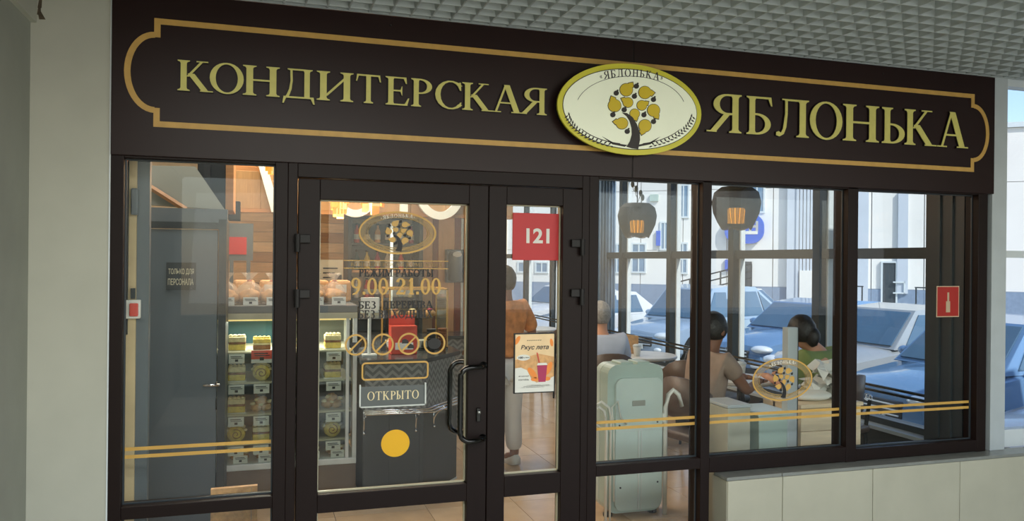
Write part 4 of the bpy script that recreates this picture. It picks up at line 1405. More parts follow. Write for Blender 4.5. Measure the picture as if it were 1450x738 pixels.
# dark back shelf with bottles and coffee machine
bs = thing('back_cabinet', 'dark slate back cabinet with open shelves and arched top behind the counter', 'cabinet', (1.15, 4.0, 0))
MB().bbox(.80, .84, 3.75, 4.15, 0, 2.05, .003).build('side_panel', 'slate', bs)
MB().bbox(1.48, 1.52, 3.75, 4.15, 0, 2.05, .003).build('side_panel', 'slate', bs)
MB().box(.84, 1.48, 4.12, 4.15, 0, 1.55).build('back_panel', 'wood_pale', bs)
MB().box(.84, 1.48, 4.12, 4.15, 1.55, 2.0).build('upper_back_panel', 'staff_door', bs)
q = [(.80, 2.05)] + [(1.16 + .36 * math.cos(a), 2.05 + .16 * math.sin(a)) for a in [pi - i * pi / 12 for i in range(13)]]
MB().prism(q[1:], 3.75, 4.15).build('arched_top', 'slate', bs)
for z in (.9, 1.25, 1.52, 1.78): MB().bbox(.84, 1.48, 3.78, 4.12, z, z + .025, .002).build('shelf', 'wood_peach' if z == 1.52 else 'slate', bs)
MB().bbox(1.20, 1.23, 3.76, 4.1, .92, 2.0, .002).build('divider', 'chrome', bs)
bott = []
random.seed(4)
pal = ['paper', 'teal', 'tag_red', 'pastry_yellow', 'slate', 'berry', 'bread_tan']
for zi, z in enumerate((1.275, 1.545, 1.805)):
    for k in range(6):
        x = .90 + k * .10 + (.03 if k > 3 else 0)
        nm = ['bottom', 'middle', 'upper'][zi]
        cn = ['first', 'second', 'third', 'fourth', 'fifth', 'sixth'][k]
        cm = pal[(k * 2 + zi) % 7]
        t = thing('syrup_bottle', 'bottle on the %s open shelf of the back cabinet, %s from the left' % (nm, cn), 'bottle', (x, 3.9, z), 'bottles on the back cabinet')
        MB().lathe([(.026, 0), (.028, .01), (.028, .11), (.011, .15), (.011, .175)], (x, 3.9, z), 14).build('body', cm, t, True)
        MB().lathe([(.013, 0), (.013, .018)], (x, 3.9, z + .175), 12).build('cap', 'black', t)
        MB().lathe([(.0287, 0), (.0287, .05)], (x, 3.9, z + .035), 14).build('label_band', 'paper', t)
t = thing('coffee_machine', 'dark steel coffee machine on the back cabinet shelf', 'coffee machine', (1.34, 3.9, .925))
MB().bbox(.88, 1.16, 3.72, 4.05, .93, 1.2, .01).build('body', 'steel_black', t)
MB().bbox(.90, 1.14, 3.68, 3.74, 1.08, 1.17, .008).build('group_head', 'chrome', t)
MB().bbox(.89, 1.15, 3.64, 3.74, .93, .95, .003).build('drip_tray', 'chrome', t)
t.location = (1.34, 3.9, .925)
# white loose object, apron hanging: person silhouette not readable, omitted
for k, (x, z_, w_, h_, mm, lb_) in enumerate(((.92, 1.275, .1, .2, 'peach', 'left'), (1.05, 1.275, .1, .16, 'red_box', 'second'), (1.30, 1.275, .12, .22, 'paper', 'third'), (1.42, 1.275, .08, .18, 'pastry_yellow', 'right'))):
    t = thing('carton', 'upright carton on the low shelf of the back cabinet, %s of four' % lb_, 'carton', (x, 4.03, z_), 'cartons on the back cabinet')
    MB().bbox(x - w_ / 2, x + w_ / 2, 4.0, 4.08, z_, z_ + h_, .003).build('box', mm, t)
    MB().box(x - w_ / 3, x + w_ / 3, 3.998, 4.0, z_ + .04, z_ + h_ * .5).build('label_panel', 'case_white', t)
# grey dispenser on the vertical boards
x0, x1, z0, z1 = rect(633, 355, 658, 402, 4.05)
t = thing('paper_dispenser', 'grey cylindrical wall dispenser with a white oval emblem on orange boards', 'dispenser', ((x0 + x1) / 2, 4.1, z0))
MB().bbox(x0, x1, 4.08, 4.155, z0, z1, .005).build('backplate', 'staff_door', t)
MB().lathe([(.06, 0), (.07, .01), (.07, (z1 - z0) * .8), (.055, (z1 - z0) * .92)], ((x0 + x1) / 2, 4.07, z0 + .015), 20).build('cylinder', 'case_white', t, True).data.materials[0] = mat('disp_blue', (.42, .47, .50), .3)
MB().prism(oval((x0 + x1) / 2, z1 - .05, .045, .028, 20), 3.985, 3.999).build('emblem', 'paper', t)
x0, x1, z0, z1 = rect(652, 460, 664, 505, 3.9)
t = thing('dark_kettle', 'dark kettle at the right end of the back counter', 'kettle', (x0, 3.9, z0))
MB().lathe([(.055, 0), (.065, .03), (.05, .16), (.02, .19)], (x0 + .03, 3.9, z0), 16).build('body', 'steel_black', t, True)
m = MB().tube([(x0 - .02, 3.9, z0 + .16), (x0 - .06, 3.9, z0 + .13), (x0 - .05, 3.9, z0 + .04)], .008, 8).build('handle', 'black', t, True)
t = thing('back_counter', 'grey back counter with chevron front along the back wall', 'counter', (1.75, 3.9, 0))
MB().bbox(1.53, 2.05, 3.7, 4.14, 0, .88, .004).build('body', 'chevron_tile', t)
MB().bbox(1.53, 2.06, 3.68, 4.14, .88, .91, .004).build('top', 'counter_top', t)

# ================================================================== SEATING AREA
# apple shaped pendant lamps: ribbon strips around a warm glowing core
def apple_lamp(px, py, Y, w_, label):
    cx, cz = PY(px, py, Y)
    R = w_ / 2
    t = thing('apple_pendant_lamp', label, 'lamp', (cx, Y, 3.2), 'apple pendant lamps')
    prof = [(.08, .52), (.30, .78), (.62, .88), (.90, .66), (1.0, .25), (.93, -.20), (.76, -.58), (.60, -.80)]
    n = 30
    for k in range(n):
        a = 2 * pi * k / n
        hw = pi / n * .93
        dz = -.10 * abs(math.sin(2.5 * a))
        secs = []
        for i, (r, z) in enumerate(prof):
            zz = z + (dz if i == len(prof) - 1 else 0)
            h_ = hw
            p1 = (cx + R * r * math.cos(a - h_), Y + R * r * math.sin(a - h_), cz + R * zz)
            p2 = (cx + R * r * math.cos(a + h_), Y + R * r * math.sin(a + h_), cz + R * zz)
            r2 = r - .02
            p3 = (cx + R * r2 * math.cos(a + h_), Y + R * r2 * math.sin(a + h_), cz + R * zz)
            p4 = (cx + R * r2 * math.cos(a - h_), Y + R * r2 * math.sin(a - h_), cz + R * zz)
            secs.append([p1, p2, p3, p4])
        MB().loft(secs).build('shade_strip', 'shade_mesh', t)
    MB().lathe([(R * .34, -.62 * R), (R * .36, -.1 * R), (R * .34, .0 * R)], (cx, Y, cz), 18).build('inner_shade', 'lamp_warm', t, True)
    MB().ell((cx, Y, cz - R * .28), (R * .22, R * .22, R * .30), 14, 10).build('bulb', 'lamp_warm', t, True)
    m = MB()
    for k in range(7):
        a = 2 * pi * k / 7
        z = cz + R * (.9 + .22 * k)
        m.tube([(cx + .01 * math.cos(a), Y, z - R * .15), (cx + R * .22 * math.cos(a), Y + R * .1 * math.sin(a), z), (cx + R * .30 * math.cos(a), Y, z + .05)], .004, 5)
        m.ell((cx + R * .30 * math.cos(a), Y, z + .06), (.022, .012, .035), 8, 6)
    m.build('leaf_cluster', 'plaster_dark', t)
    MB().tube([(cx, Y, cz + R * .6), (cx, Y, 3.2)], .006, 6).build('cord', 'black', t)
    l = bpy.data.lights.new('pendant_bulb', 'POINT')
    l.energy = 3; l.color = (1, .75, .4); l.shadow_soft_size = .05
    lo = bpy.data.objects.new('pendant_bulb', l)
    COL.objects.link(lo); lo.parent = t; lo.location = (0, 0, cz - R * .3 - 3.2)


apple_lamp(901, 309, 3.7, .41, 'apple shaped grey ribbon pendant lamp, the smaller farther one')
apple_lamp(1041, 289, 1.85, .40, 'apple shaped grey ribbon pendant lamp, the larger nearer one')
# grey blue curtain at the far left of the first pane
t = thing('blue_curtain', 'tall pale blue grey curtain behind the left edge of the first pane', 'curtain', (3.95, 5.9, 0))
xa, xb = PY(846, 350, 5.9)[0], PY(870, 350, 5.9)[0]
secs = []
n = 26
top = [(xa + (xb - xa) * k / n, 5.9 + .03 * math.sin(k * 1.4)) for k in range(n + 1)]
pts = top + [(x, y + .02) for x, y in top[::-1]]
MB().prism(pts, .02, 3.0, 'xy').build('fabric', mat('curtain_blue', (.47, .55, .63), .8, 0, .08, 8), t, True)
MB().tube([(xa - .05, 5.9, 3.02), (xb + .05, 5.9, 3.02)], .012, 8).build('curtain_rod', 'chrome', t)


def chair(x, y, rz, label, m='brown_leather', hb=.86):
    t = thing('dining_chair', label, 'chair', (x, y, 0), 'chairs in the seating area')
    M = Matrix.Translation((x, y, 0)) @ Matrix.Rotation(rz, 4, 'Z')
    MB().bbox(-.22, .22, -.22, .22, .42, .48, .02).xf(M).build('seat', m, t, True)
    sec = []
    for i in range(9):
        a = -1 + 2 * i / 8
        yb = .20 - .09 * a * a
        top_ = hb - .10 * abs(a) ** 3
        sec.append([(a * .23, yb, .58), (a * .23, yb + .035, .58), (a * .23, yb + .055, top_), (a * .23, yb + .02, top_)])
    MB().loft(sec).xf(M).build('backrest', m, t, True)
    for sx in (-1, 1):
        MB().tube([(sx * .19, -.19, .42), (sx * .21, -.21, 0)], [.016, .012], 8).xf(M).build('leg', 'black', t)
        MB().tube([(sx * .2, .22, .66), (sx * .19, .19, .42), (sx * .21, .22, 0)], [.013, .016, .012], 8).xf(M).build('leg', 'black', t)
    return t


def table(x, y, r, label, h=.75, m='table_white'):
    t = thing('cafe_table', label, 'table', (x, y, 0), 'tables in the seating area')
    MB().lathe([(r - .01, h - .03), (r, h - .02), (r, h - .005), (r - .01, h)], (x, y, 0), 32).build('table_top', m, t)
    MB().lathe([(.035, .02), (.03, h - .03)], (x, y, 0), 14).build('column', 'steel_black', t)
    MB().lathe([(.22, 0), (.21, .015), (.04, .03)], (x, y, 0), 24).build('foot', 'steel_black', t)
    return t


table(3.55, 3.1, .34, 'round white cafe table by the side windows, behind the pale case')
table(3.6, 1.5, .28, 'round white cafe table nearest the facade, beside the tan armed guest')
table(3.5, 6.2, .34, 'round white cafe table farthest from the facade')
chair(2.86, 2.42, math.radians(170), 'brown leather chair holding the guest in the white shirt', hb=.88)
chair(3.44, 2.0, math.radians(150), 'brown leather chair just right of the pale upright case')
chair(2.97, 1.04, math.radians(105), 'brown leather chair of the guest with the bare arm')
chair(3.9, 2.35, math.radians(10), 'dark leather chair by the window sill behind the first pane', 'dark_leather')
chair(3.98, .98, math.radians(200), 'brown leather chair holding the guest in the green top')
chair(3.0, 6.0, math.radians(90), 'brown leather chair at the farthest table, left side')
chair(3.6, 5.3, math.radians(180), 'brown leather chair at the farthest table, near side')
for i, (x, y, tx, s) in enumerate(((3.50, 3.2, 'tan paper bag standing on the table behind the pale case', 0),)):
    t = thing('paper_bag', tx, 'bag', (x, y, .75))
    MB().loft([[(x - .05, y - .035, .751), (x + .05, y - .035, .751), (x + .05, y + .035, .751), (x - .05, y + .035, .751)],
               [(x - .055, y - .02, .85), (x + .055, y - .02, .85), (x + .05, y + .03, .85), (x - .05, y + .03, .85)],
               [(x - .07, y - .006, .93), (x + .06, y - .008, .92), (x + .06, y + .006, .92), (x - .065, y + .008, .94)]]).build('body', 'bread_tan', t)
for i, (x, y, tx) in enumerate(((3.48, 1.40, 'white cup with a domed lid on the nearest table'), (3.68, 1.62, 'white cup at the back of the nearest table'), (3.45, 3.0, 'white cup on the table behind the pale case'))):
    t = thing('coffee_cup', tx, 'cup', (x, y, .75), 'cups on the cafe tables')
    MB().lathe([(.028, 0), (.036, .07), (.04, .09)], (x, y, .751), 18).build('cup_body', 'paper', t, True)
    MB().lathe([(.042, .09), (.042, .098), (.03, .11), (.01, .112)], (x, y, .751), 18).build('lid', 'white_frame', t, True)

# pale green upright case with white tubes
ux, uy = 2.33, .78
t = thing('upright_case', 'pale green upright plastic case with rounded corners and white tubes behind the first pane', 'case', (ux, uy, 0))
def rr(x0, x1, z0, z1, r, n=6):
    p = []
    for cx, cz, s in ((x1 - r, z1 - r, 0), (x0 + r, z1 - r, 90), (x0 + r, z0 + r, 180), (x1 - r, z0 + r, 270)):
        for k in range(n + 1):
            a = math.radians(s + 90 * k / n)
            p.append((cx + r * math.cos(a), cz + r * math.sin(a)))
    return p
MB().prism(rr(ux - .195, ux + .20, .03, .985, .07), uy, uy + .12).build('shell', 'case_green', t)
MB().prism(rr(ux - .145, ux + .185, .05, .90, .05), uy - .022, uy).build('front_panel', 'case_green_light', t)
MB().prism(rr(ux - .195, ux + .20, .03, .985, .07), uy + .125, uy + .19).build('rear_shell', 'case_green_light', t)
m = MB()
for x in (ux - .10, ux + .02): m.bbox(x, x + .09, uy + .01, uy + .16, .98, 1.0, .008)
m.build('top_grip', 'case_green', t)
MB().box(ux - .03, ux + .06, uy - .026, uy - .022, .72, .755).build('label_plate', 'plaster_dark', t)
MB().box(ux + .012, ux + .020, uy - .027, uy - .022, .05, .56).box(ux + .032, ux + .038, uy - .027, uy - .022, .05, .56).box(ux - .14, ux + .18, uy - .024, uy - .022, .56, .564).build('rib', 'case_white', t)
m = MB()
for (x, z) in ((ux + .15, .61), (ux + .155, .22), (ux - .12, .60), (ux - .11, .2)): m.lathe([(.006, 0), (.006, -.004)], (x, uy - .022, z), 8, 'y')
m.build('screw', 'ink', t)
m = MB()
m.tube([(ux - .215, uy - .03, .0), (ux - .215, uy - .03, .62), (ux - .23, uy - .03, .70), (ux - .27, uy - .03, .73), (ux - .31, uy - .03, .70), (ux - .30, uy - .03, .63), (ux - .26, uy - .03, .60)], .010, 8)
m.tube([(ux - .185, uy - .03, 0), (ux - .185, uy - .03, .66), (ux - .20, uy - .04, .72), (ux - .25, uy - .03, .76), (ux - .29, uy - .03, .74)], .008, 8)
m.tube([(ux - .16, uy - .035, .12), (ux - .165, uy - .035, .58), (ux - .18, uy - .035, .72), (ux - .14, uy - .04, .76), (ux - .12, uy - .04, .66), (ux - .08, uy - .04, .61)], .0055, 6)
m.build('white_hose', 'tube_white', t, True)
m = MB()
m.tube([(ux + .215, uy - .01, 0), (ux + .215, uy - .01, .70), (ux + .235, uy - .01, .78), (ux + .27, uy - .01, .81), (ux + .31, uy - .01, .78), (ux + .335, uy - .01, .70)], .015, 10)
m.bbox(ux + .19, ux + .225, uy - .02, uy + .02, .60, .66, .004)
m.build('side_tube', 'tube_white', t, True)
for x in (ux - .16, ux + .16): MB().lathe([(.03, 0), (.03, .02)], (x, uy + .06, 0.0), 12).build('foot', 'black', t)

# things right behind the middle pane
t = thing('storage_box', 'pale grey storage box standing inside the middle pane at its left', 'box', (2.72, .5, 0))
a, b = PY(1030, 600, .4)[0], PY(1062, 600, .4)[0]
MB().bbox(a, b, .36, .62, .0, .755, .006).build('body', 'cream_tile', t)
MB().bbox(a - .005, b + .005, .355, .625, .755, .775, .004).build('lid', 'white_paint', t)
t = thing('green_bin', 'pale green plastic bin inside the middle pane beside the grey box', 'bin', (2.95, .5, 0))
a, b = PY(1068, 600, .42)[0], PY(1113, 600, .42)[0]
MB().loft([[(a + .03, .36, .0), (b - .01, .36, .0), (b - .01, .62, .0), (a + .03, .62, .0)], [(a, .34, .70), (b, .34, .70), (b, .64, .70), (a, .64, .70)]]).build('body', 'case_green', t)
MB().bbox(a - .01, b + .01, .33, .65, .70, .72, .005).build('rim', 'case_green_light', t)
t = thing('reflected_post', 'slim white post, its upper part a modelled reflection, in the middle pane between bin and wooden bench', 'post', (3.1, .4, 0))
a, b = PY(1116, 550, .36)[0], PY(1130, 550, .36)[0]
MB().bbox(a, b, .34, .40, .0, PY(1120, 456, .36)[1], .005).build('shaft', 'white_paint', t)  # built after a reflection in the glass; its lower part is a solid post
MB().box(b, b + .008, .345, .395, .0, PY(1120, 456, .36)[1]).build('edge_strip', 'window_grey', t)
t = thing('wooden_bench', 'pale wooden box bench in sunlight inside the middle pane', 'bench', (3.6, .6, 0))
a, b = PY(1136, 600, .38)[0], PY(1204, 600, .38)[0]
zt_ = PY(1170, 566, .42)[1]
for i in range(5): MB().bbox(a, b - .02, .36, .38, .0 + i * zt_ / 5.0, (i + 1) * zt_ / 5.0 - .003, .002).build('board', 'wood_pale', t)
MB().bbox(b - .02, b + .02, .36, .385, 0, zt_, .003).build('corner_post', 'wood_pale', t)
MB().bbox(a - .005, 3.76, .355, .66, zt_, zt_ + .025, .004).build('seat_board', 'wood_pale', t)
MB().box(b + .025, 3.75, .37, .39, 0, zt_).box(a, 3.75, .63, .65, 0, zt_).box(3.73, 3.75, .39, .63, 0, zt_).box(a, a + .02, .38, .76, 0, zt_).build('carcass', 'wood_pale', t)
t = thing('white_pillow', 'small white pillow lying on the pale wooden bench', 'pillow', (3.35, .5, zt_ + .025))
px_, pz_ = PY(1150, 565, .5)
MB().ell((px_ + .02, .5, zt_ + .055), (.14, .09, .035), 18, 10, .1).build('pillow', 'paper', t, True)
t = thing('newspaper_heap', 'crumpled printed newspapers heaped on the bench by the pane edge', 'papers', (3.7, .55, zt_ + .025))
random.seed(9)
for k in range(9):
    x, y, z = 3.60 + random.uniform(-.06, .10), .50 + random.uniform(-.05, .1), zt_ + .03 + k * .022
    q = []
    for i in range(4):
        r_ = []
        for j in range(4):
            r_.append((x + (i - 1.5) * .05 + random.uniform(-.01, .01), y + (j - 1.5) * .05, z + random.uniform(-.02, .05) + .02 * j))
        q.append(r_)
    m = MB()
    vs_ = [p for r_ in q for p in r_]
    fs_ = [(i * 4 + j, i * 4 + j + 1, (i + 1) * 4 + j + 1, (i + 1) * 4 + j) for i in range(3) for j in range(3)]
    m.add(vs_ + [(p[0], p[1], p[2] - .003) for p in vs_], fs_ + [tuple(16 + i for i in f[::-1]) for f in fs_])
    m.build('sheet', 'paper' if k % 3 else 'plaster_dark', t, fix=False)


# ================================================================== PEOPLE
def skin_mesh(name, pts, edges, radii, m, parent, root=0, sub=2, squash=None):
    me = bpy.data.meshes.new(name)
    me.from_pydata(pts, edges, [])
    ob = bpy.data.objects.new(name + '_source', me)
    COL.objects.link(ob)
    sk = ob.modifiers.new('skin', 'SKIN')
    sk.use_smooth_shade = True
    for i, v in enumerate(me.skin_vertices[0].data):
        r = radii[i]
        v.radius = r if isinstance(r, tuple) else (r, r)
        v.use_root = (i == root)
    ss = ob.modifiers.new('sub', 'SUBSURF')
    ss.levels = ss.render_levels = sub
    dg = bpy.context.evaluated_depsgraph_get()
    dg.update()
    e = bpy.data.meshes.new_from_object(ob.evaluated_get(dg))
    o0 = ORG[parent.name]
    e.transform(Matrix.Translation((-o0[0], -o0[1], -o0[2])))
    e.materials.clear()
    e.materials.append(MT[m])
    e.shade_smooth()
    bpy.data.objects.remove(ob)
    bpy.data.meshes.remove(me)
    e.name = name
    o = bpy.data.objects.new(name, e)
    COL.objects.link(o)
    o.parent = parent
    ORG[o.name] = o0
    return o


def person(name_label, x, y, face, J, top_m, bottom_m, skin_m, hair_m, z0=0.0, bare_arm=False, long_hair=False):
    """J: joints in a local frame (x right of the body, y forward, z up)."""
    t = thing('person', name_label, 'person', (x, y, z0))
    M = Matrix.Translation((x, y, z0)) @ Matrix.Rotation(face, 4, 'Z')
    W = lambda p: tuple(M @ Vector(p))
    P, E_, R = [], [], []

    def add(p, r, par=None):
        P.append(W(p)); R.append(r)
        if par is not None: E_.append((par, len(P) - 1))
        return len(P) - 1
    pel = add(J['pelvis'], (.125, .10))
    wst = add(J['waist'], (.115, .09), pel)
    ch = add(J['chest'], (.125, .10), wst)
    nb = add(J['neck'], .055, ch)
    hd0 = add(J['head0'], .062, nb)
    hd1 = add(J['head1'], (.074, .085), hd0)
    hd2 = add(J['head2'], (.070, .078), hd1)
    for s in ('L', 'R'):
        sh = add(J['sh' + s], .058, ch)
        el = add(J['el' + s], .040, sh)
        wr = add(J['wr' + s], .026, el)
        d = (Vector(J['wr' + s]) - Vector(J['el' + s])).normalized()
        side = d.cross(Vector((0, 0, 1)))
        if side.length < .2: side = Vector((1, 0, 0))
        side.normalize()
        palm = Vector(J['wr' + s]) + d * .06
        pm = add(tuple(palm), (.036, .018), wr)
        for k, L in enumerate((.062, .075, .07, .055)):
            b0 = palm + side * (.028 - .019 * k) + d * .022
            f0 = add(tuple(b0), .0095, pm)
            f1 = add(tuple(b0 + d * L * .55 + Vector((0, 0, -.008))), .0085, f0)
            add(tuple(b0 + d * L * .9 + Vector((0, 0, -.028))), .007, f1)
        th = palm + side * .040 - d * .02
        f0 = add(tuple(th), .011, pm)
        add(tuple(th + side * .018 + d * .038), .009, f0)
        hp = add(J['hp' + s], .088, pel)
        kn = add(J['kn' + s], .058, hp)
        an = add(J['an' + s], .038, kn)
        add(J['to' + s], .032, an)
    skin_mesh('body', P, E_, R, skin_m, t, 0, 2)
    # top
    slv = .55 if bare_arm else .92
    P, E_, R = [], [], []
    pel = add(tuple(Vector(J['pelvis']) + Vector((0, 0, -.02))), (.165, .125))
    wst = add(J['waist'], (.155, .115), pel)
    ch = add(J['chest'], (.165, .118), wst)
    nb = add(tuple(Vector(J['chest']).lerp(Vector(J['neck']), .72)), .075, ch)
    for s in ('L', 'R'):
        sh = add(J['sh' + s], .078, ch)
        el = add(tuple(Vector(J['sh' + s]).lerp(Vector(J['el' + s]), slv)), .066, sh)
    skin_mesh('shirt', P, E_, R, top_m, t, 0, 2)
    # trousers
    P, E_, R = [], [], []
    pel = add(J['pelvis'], (.16, .128))
    for s in ('L', 'R'):
        hp = add(J['hp' + s], .105, pel)
        kn = add(J['kn' + s], .080, hp)
        add(tuple(Vector(J['kn' + s]).lerp(Vector(J['an' + s]), .9)), .068, kn)
    skin_mesh('trousers', P, E_, R, bottom_m, t, 0, 2)
    # shoes
    for s in ('L', 'R'):
        a, b = Vector(J['an' + s]), Vector(J['to' + s])
        m = MB().loft([[tuple(M @ (a + (b - a).normalized() * q + Vector((sx * wd, 0, 0)) + Vector((0, 0, zz - a.z)))) for sx, zz in ((-1, .0), (1, .0), (1, hh * .7), (.5, hh), (-.5, hh), (-1, hh * .7))]
                       for q, wd, hh in ((-.05, .030, .07), (0, .038, .09), (.08, .045, .065), (.15, .045, .05), (.20, .03, .035))])
        m.build('shoe', 'paper' if bottom_m == 'trouser_white' else 'dark_leather', t, True)
    # hair, face and ears around the head centre
    hc = Vector(J['head1']).lerp(Vector(J['head2']), .5)
    H_ = Matrix.Translation(M @ hc) @ Matrix.Rotation(face + J.get('turn', 0), 4, 'Z')
    m = MB()
    secs = []
    for i in range(9):
        ph = pi * i / 8 * .74
        r_ = []
        for k in range(22):
            a = 2 * pi * k / 22
            fr_ = max(0, math.sin(a))
            lim = ph * (1 - .42 * fr_ ** 2)
            rx_, ry_, rz_ = .092, .108, .118
            nn = 1 + .05 * noise.noise(Vector((math.cos(a) * 3, math.sin(a) * 3, i * .8)))
            r_.append((rx_ * math.sin(lim + .02) * math.cos(a) * nn, -.008 + ry_ * math.sin(lim + .02) * math.sin(a) * nn, .012 + rz_ * math.cos(lim) * nn))
        secs.append(r_)
    m.loft(secs)
    m.xf(H_).build('hair', hair_m, t, True)
    if long_hair: MB().ell((0, -.10, -.03), (.05, .05, .07), 14, 10, .2).xf(H_).build('hair_bun', hair_m, t, True)
    m = MB()
    for s in (-1, 1): m.ell((s * .030, .083, -.005), (.012, .008, .007), 10, 6)
    m.xf(H_).build('eye', 'paper', t, True)
    m = MB()
    for s in (-1, 1): m.ell((s * .030, .090, -.005), (.005, .004, .005), 8, 6)
    m.xf(H_).build('pupil', 'ink', t, True)
    MB().loft([[(-.008, .085, .0), (.008, .085, .0), (0, .092, .005)], [(-.015, .085, -.035), (.015, .085, -.035), (0, .112, -.032)]]).xf(H_).build('nose', skin_m, t, True)
    MB().ell((0, .084, -.060), (.022, .008, .006), 10, 6).xf(H_).build('mouth', 'berry', t, True)
    for s in (-1, 1): MB().ell((s * .082, -.002, -.012), (.010, .020, .030), 10, 8).xf(H_).build('ear', skin_m, t, True)
    return t


def standing(h=1.6, **kw):
    k = h / 1.6
    J = dict(pelvis=(0, 0, .86 * k), waist=(0, .01, 1.0 * k), chest=(0, .0, 1.18 * k), neck=(0, 0, 1.33 * k), head0=(0, .01, 1.39 * k), head1=(0, .02, 1.45 * k), head2=(0, .02, 1.52 * k),
             shL=(-.17, 0, 1.28 * k), shR=(.17, 0, 1.28 * k), elL=(-.24, .0, 1.02 * k), elR=(.27, -.02, 1.03 * k), wrL=(-.20, .18, .95 * k), wrR=(.12, .20, 1.0 * k),
             hpL=(-.09, 0, .80 * k), hpR=(.09, 0, .80 * k), knL=(-.09, .02, .44 * k), knR=(.10, .03, .44 * k), anL=(-.09, -.02, .07), anR=(.11, .0, .07), toL=(-.10, .13, .035), toR=(.13, .15, .035))
    J.update(kw)
    return J


def sitting(**kw):
    J = dict(pelvis=(0, -.02, .56), waist=(0, -.03, .69), chest=(0, -.0, .87), neck=(0, .03, 1.02), head0=(0, .05, 1.08), head1=(0, .07, 1.14), head2=(0, .07, 1.21),
             shL=(-.18, .0, .97), shR=(.18, .0, .97), elL=(-.24, .10, .74), elR=(.24, .10, .74), wrL=(-.14, .32, .78), wrR=(.14, .32, .78),
             hpL=(-.09, .02, .55), hpR=(.09, .02, .55), knL=(-.11, .42, .54), knR=(.11, .42, .54), anL=(-.11, .42, .07), anR=(.11, .40, .07), toL=(-.11, .57, .035), toR=(.11, .55, .035))
    J.update(kw)
    return J


person('standing woman in orange patterned blouse and white trousers behind the narrow door', 1.88, 2.2, math.radians(18),
       standing(1.60, elR=(.27, -.03, 1.05), wrR=(.08, .2, .98)), 'blouse', 'trouser_white', 'skin_tan', 'hair_dark')
person('seated guest in a white shirt seen from behind at the left of the first pane', 2.86, 2.5, math.radians(-10), sitting(), 'shirt_white', 'trouser_dark', 'skin', 'hair_grey')
person('seated dark haired guest reaching one bare arm to the table in the middle pane', 3.02, 1.05, math.radians(-75),
       sitting(elL=(-.18, .28, .84), wrL=(-.10, .48, .80), shL=(-.17, .08, .98), elR=(.22, .16, .76), wrR=(.12, .38, .79)), 'shirt_taupe', 'trouser_dark', 'skin_tan', 'hair_dark', bare_arm=True)
person('seated dark haired guest in a green top above the wooden bench', 3.94, 1.02, math.radians(20),
       sitting(head0=(-.06, .06, 1.06), head1=(-.10, .08, 1.11), head2=(-.12, .08, 1.18)), 'shirt_green', 'trouser_dark', 'skin', 'hair_dark', long_hair=True)

# ================================================================== OUTSIDE
gz = -.55
g = struct(MB().box(4.62, 90, -30, 90, gz - .3, gz).box(-60, 4.62, 11, 90, gz - .3, gz).build('ground', 'asphalt'))
pv = sempty('trim_3', (5.5, 5, gz))
for j in range(16):
    MB().bbox(4.62, 5.9, .3 + j * .8, .3 + j * .8 + .79, gz, gz + .10, .01).build('paving_slab', 'paving', pv)
MB().bbox(5.91, 6.05, .3, 13.1, gz, gz + .12, .02).build('kerb', 'step_pale', pv)


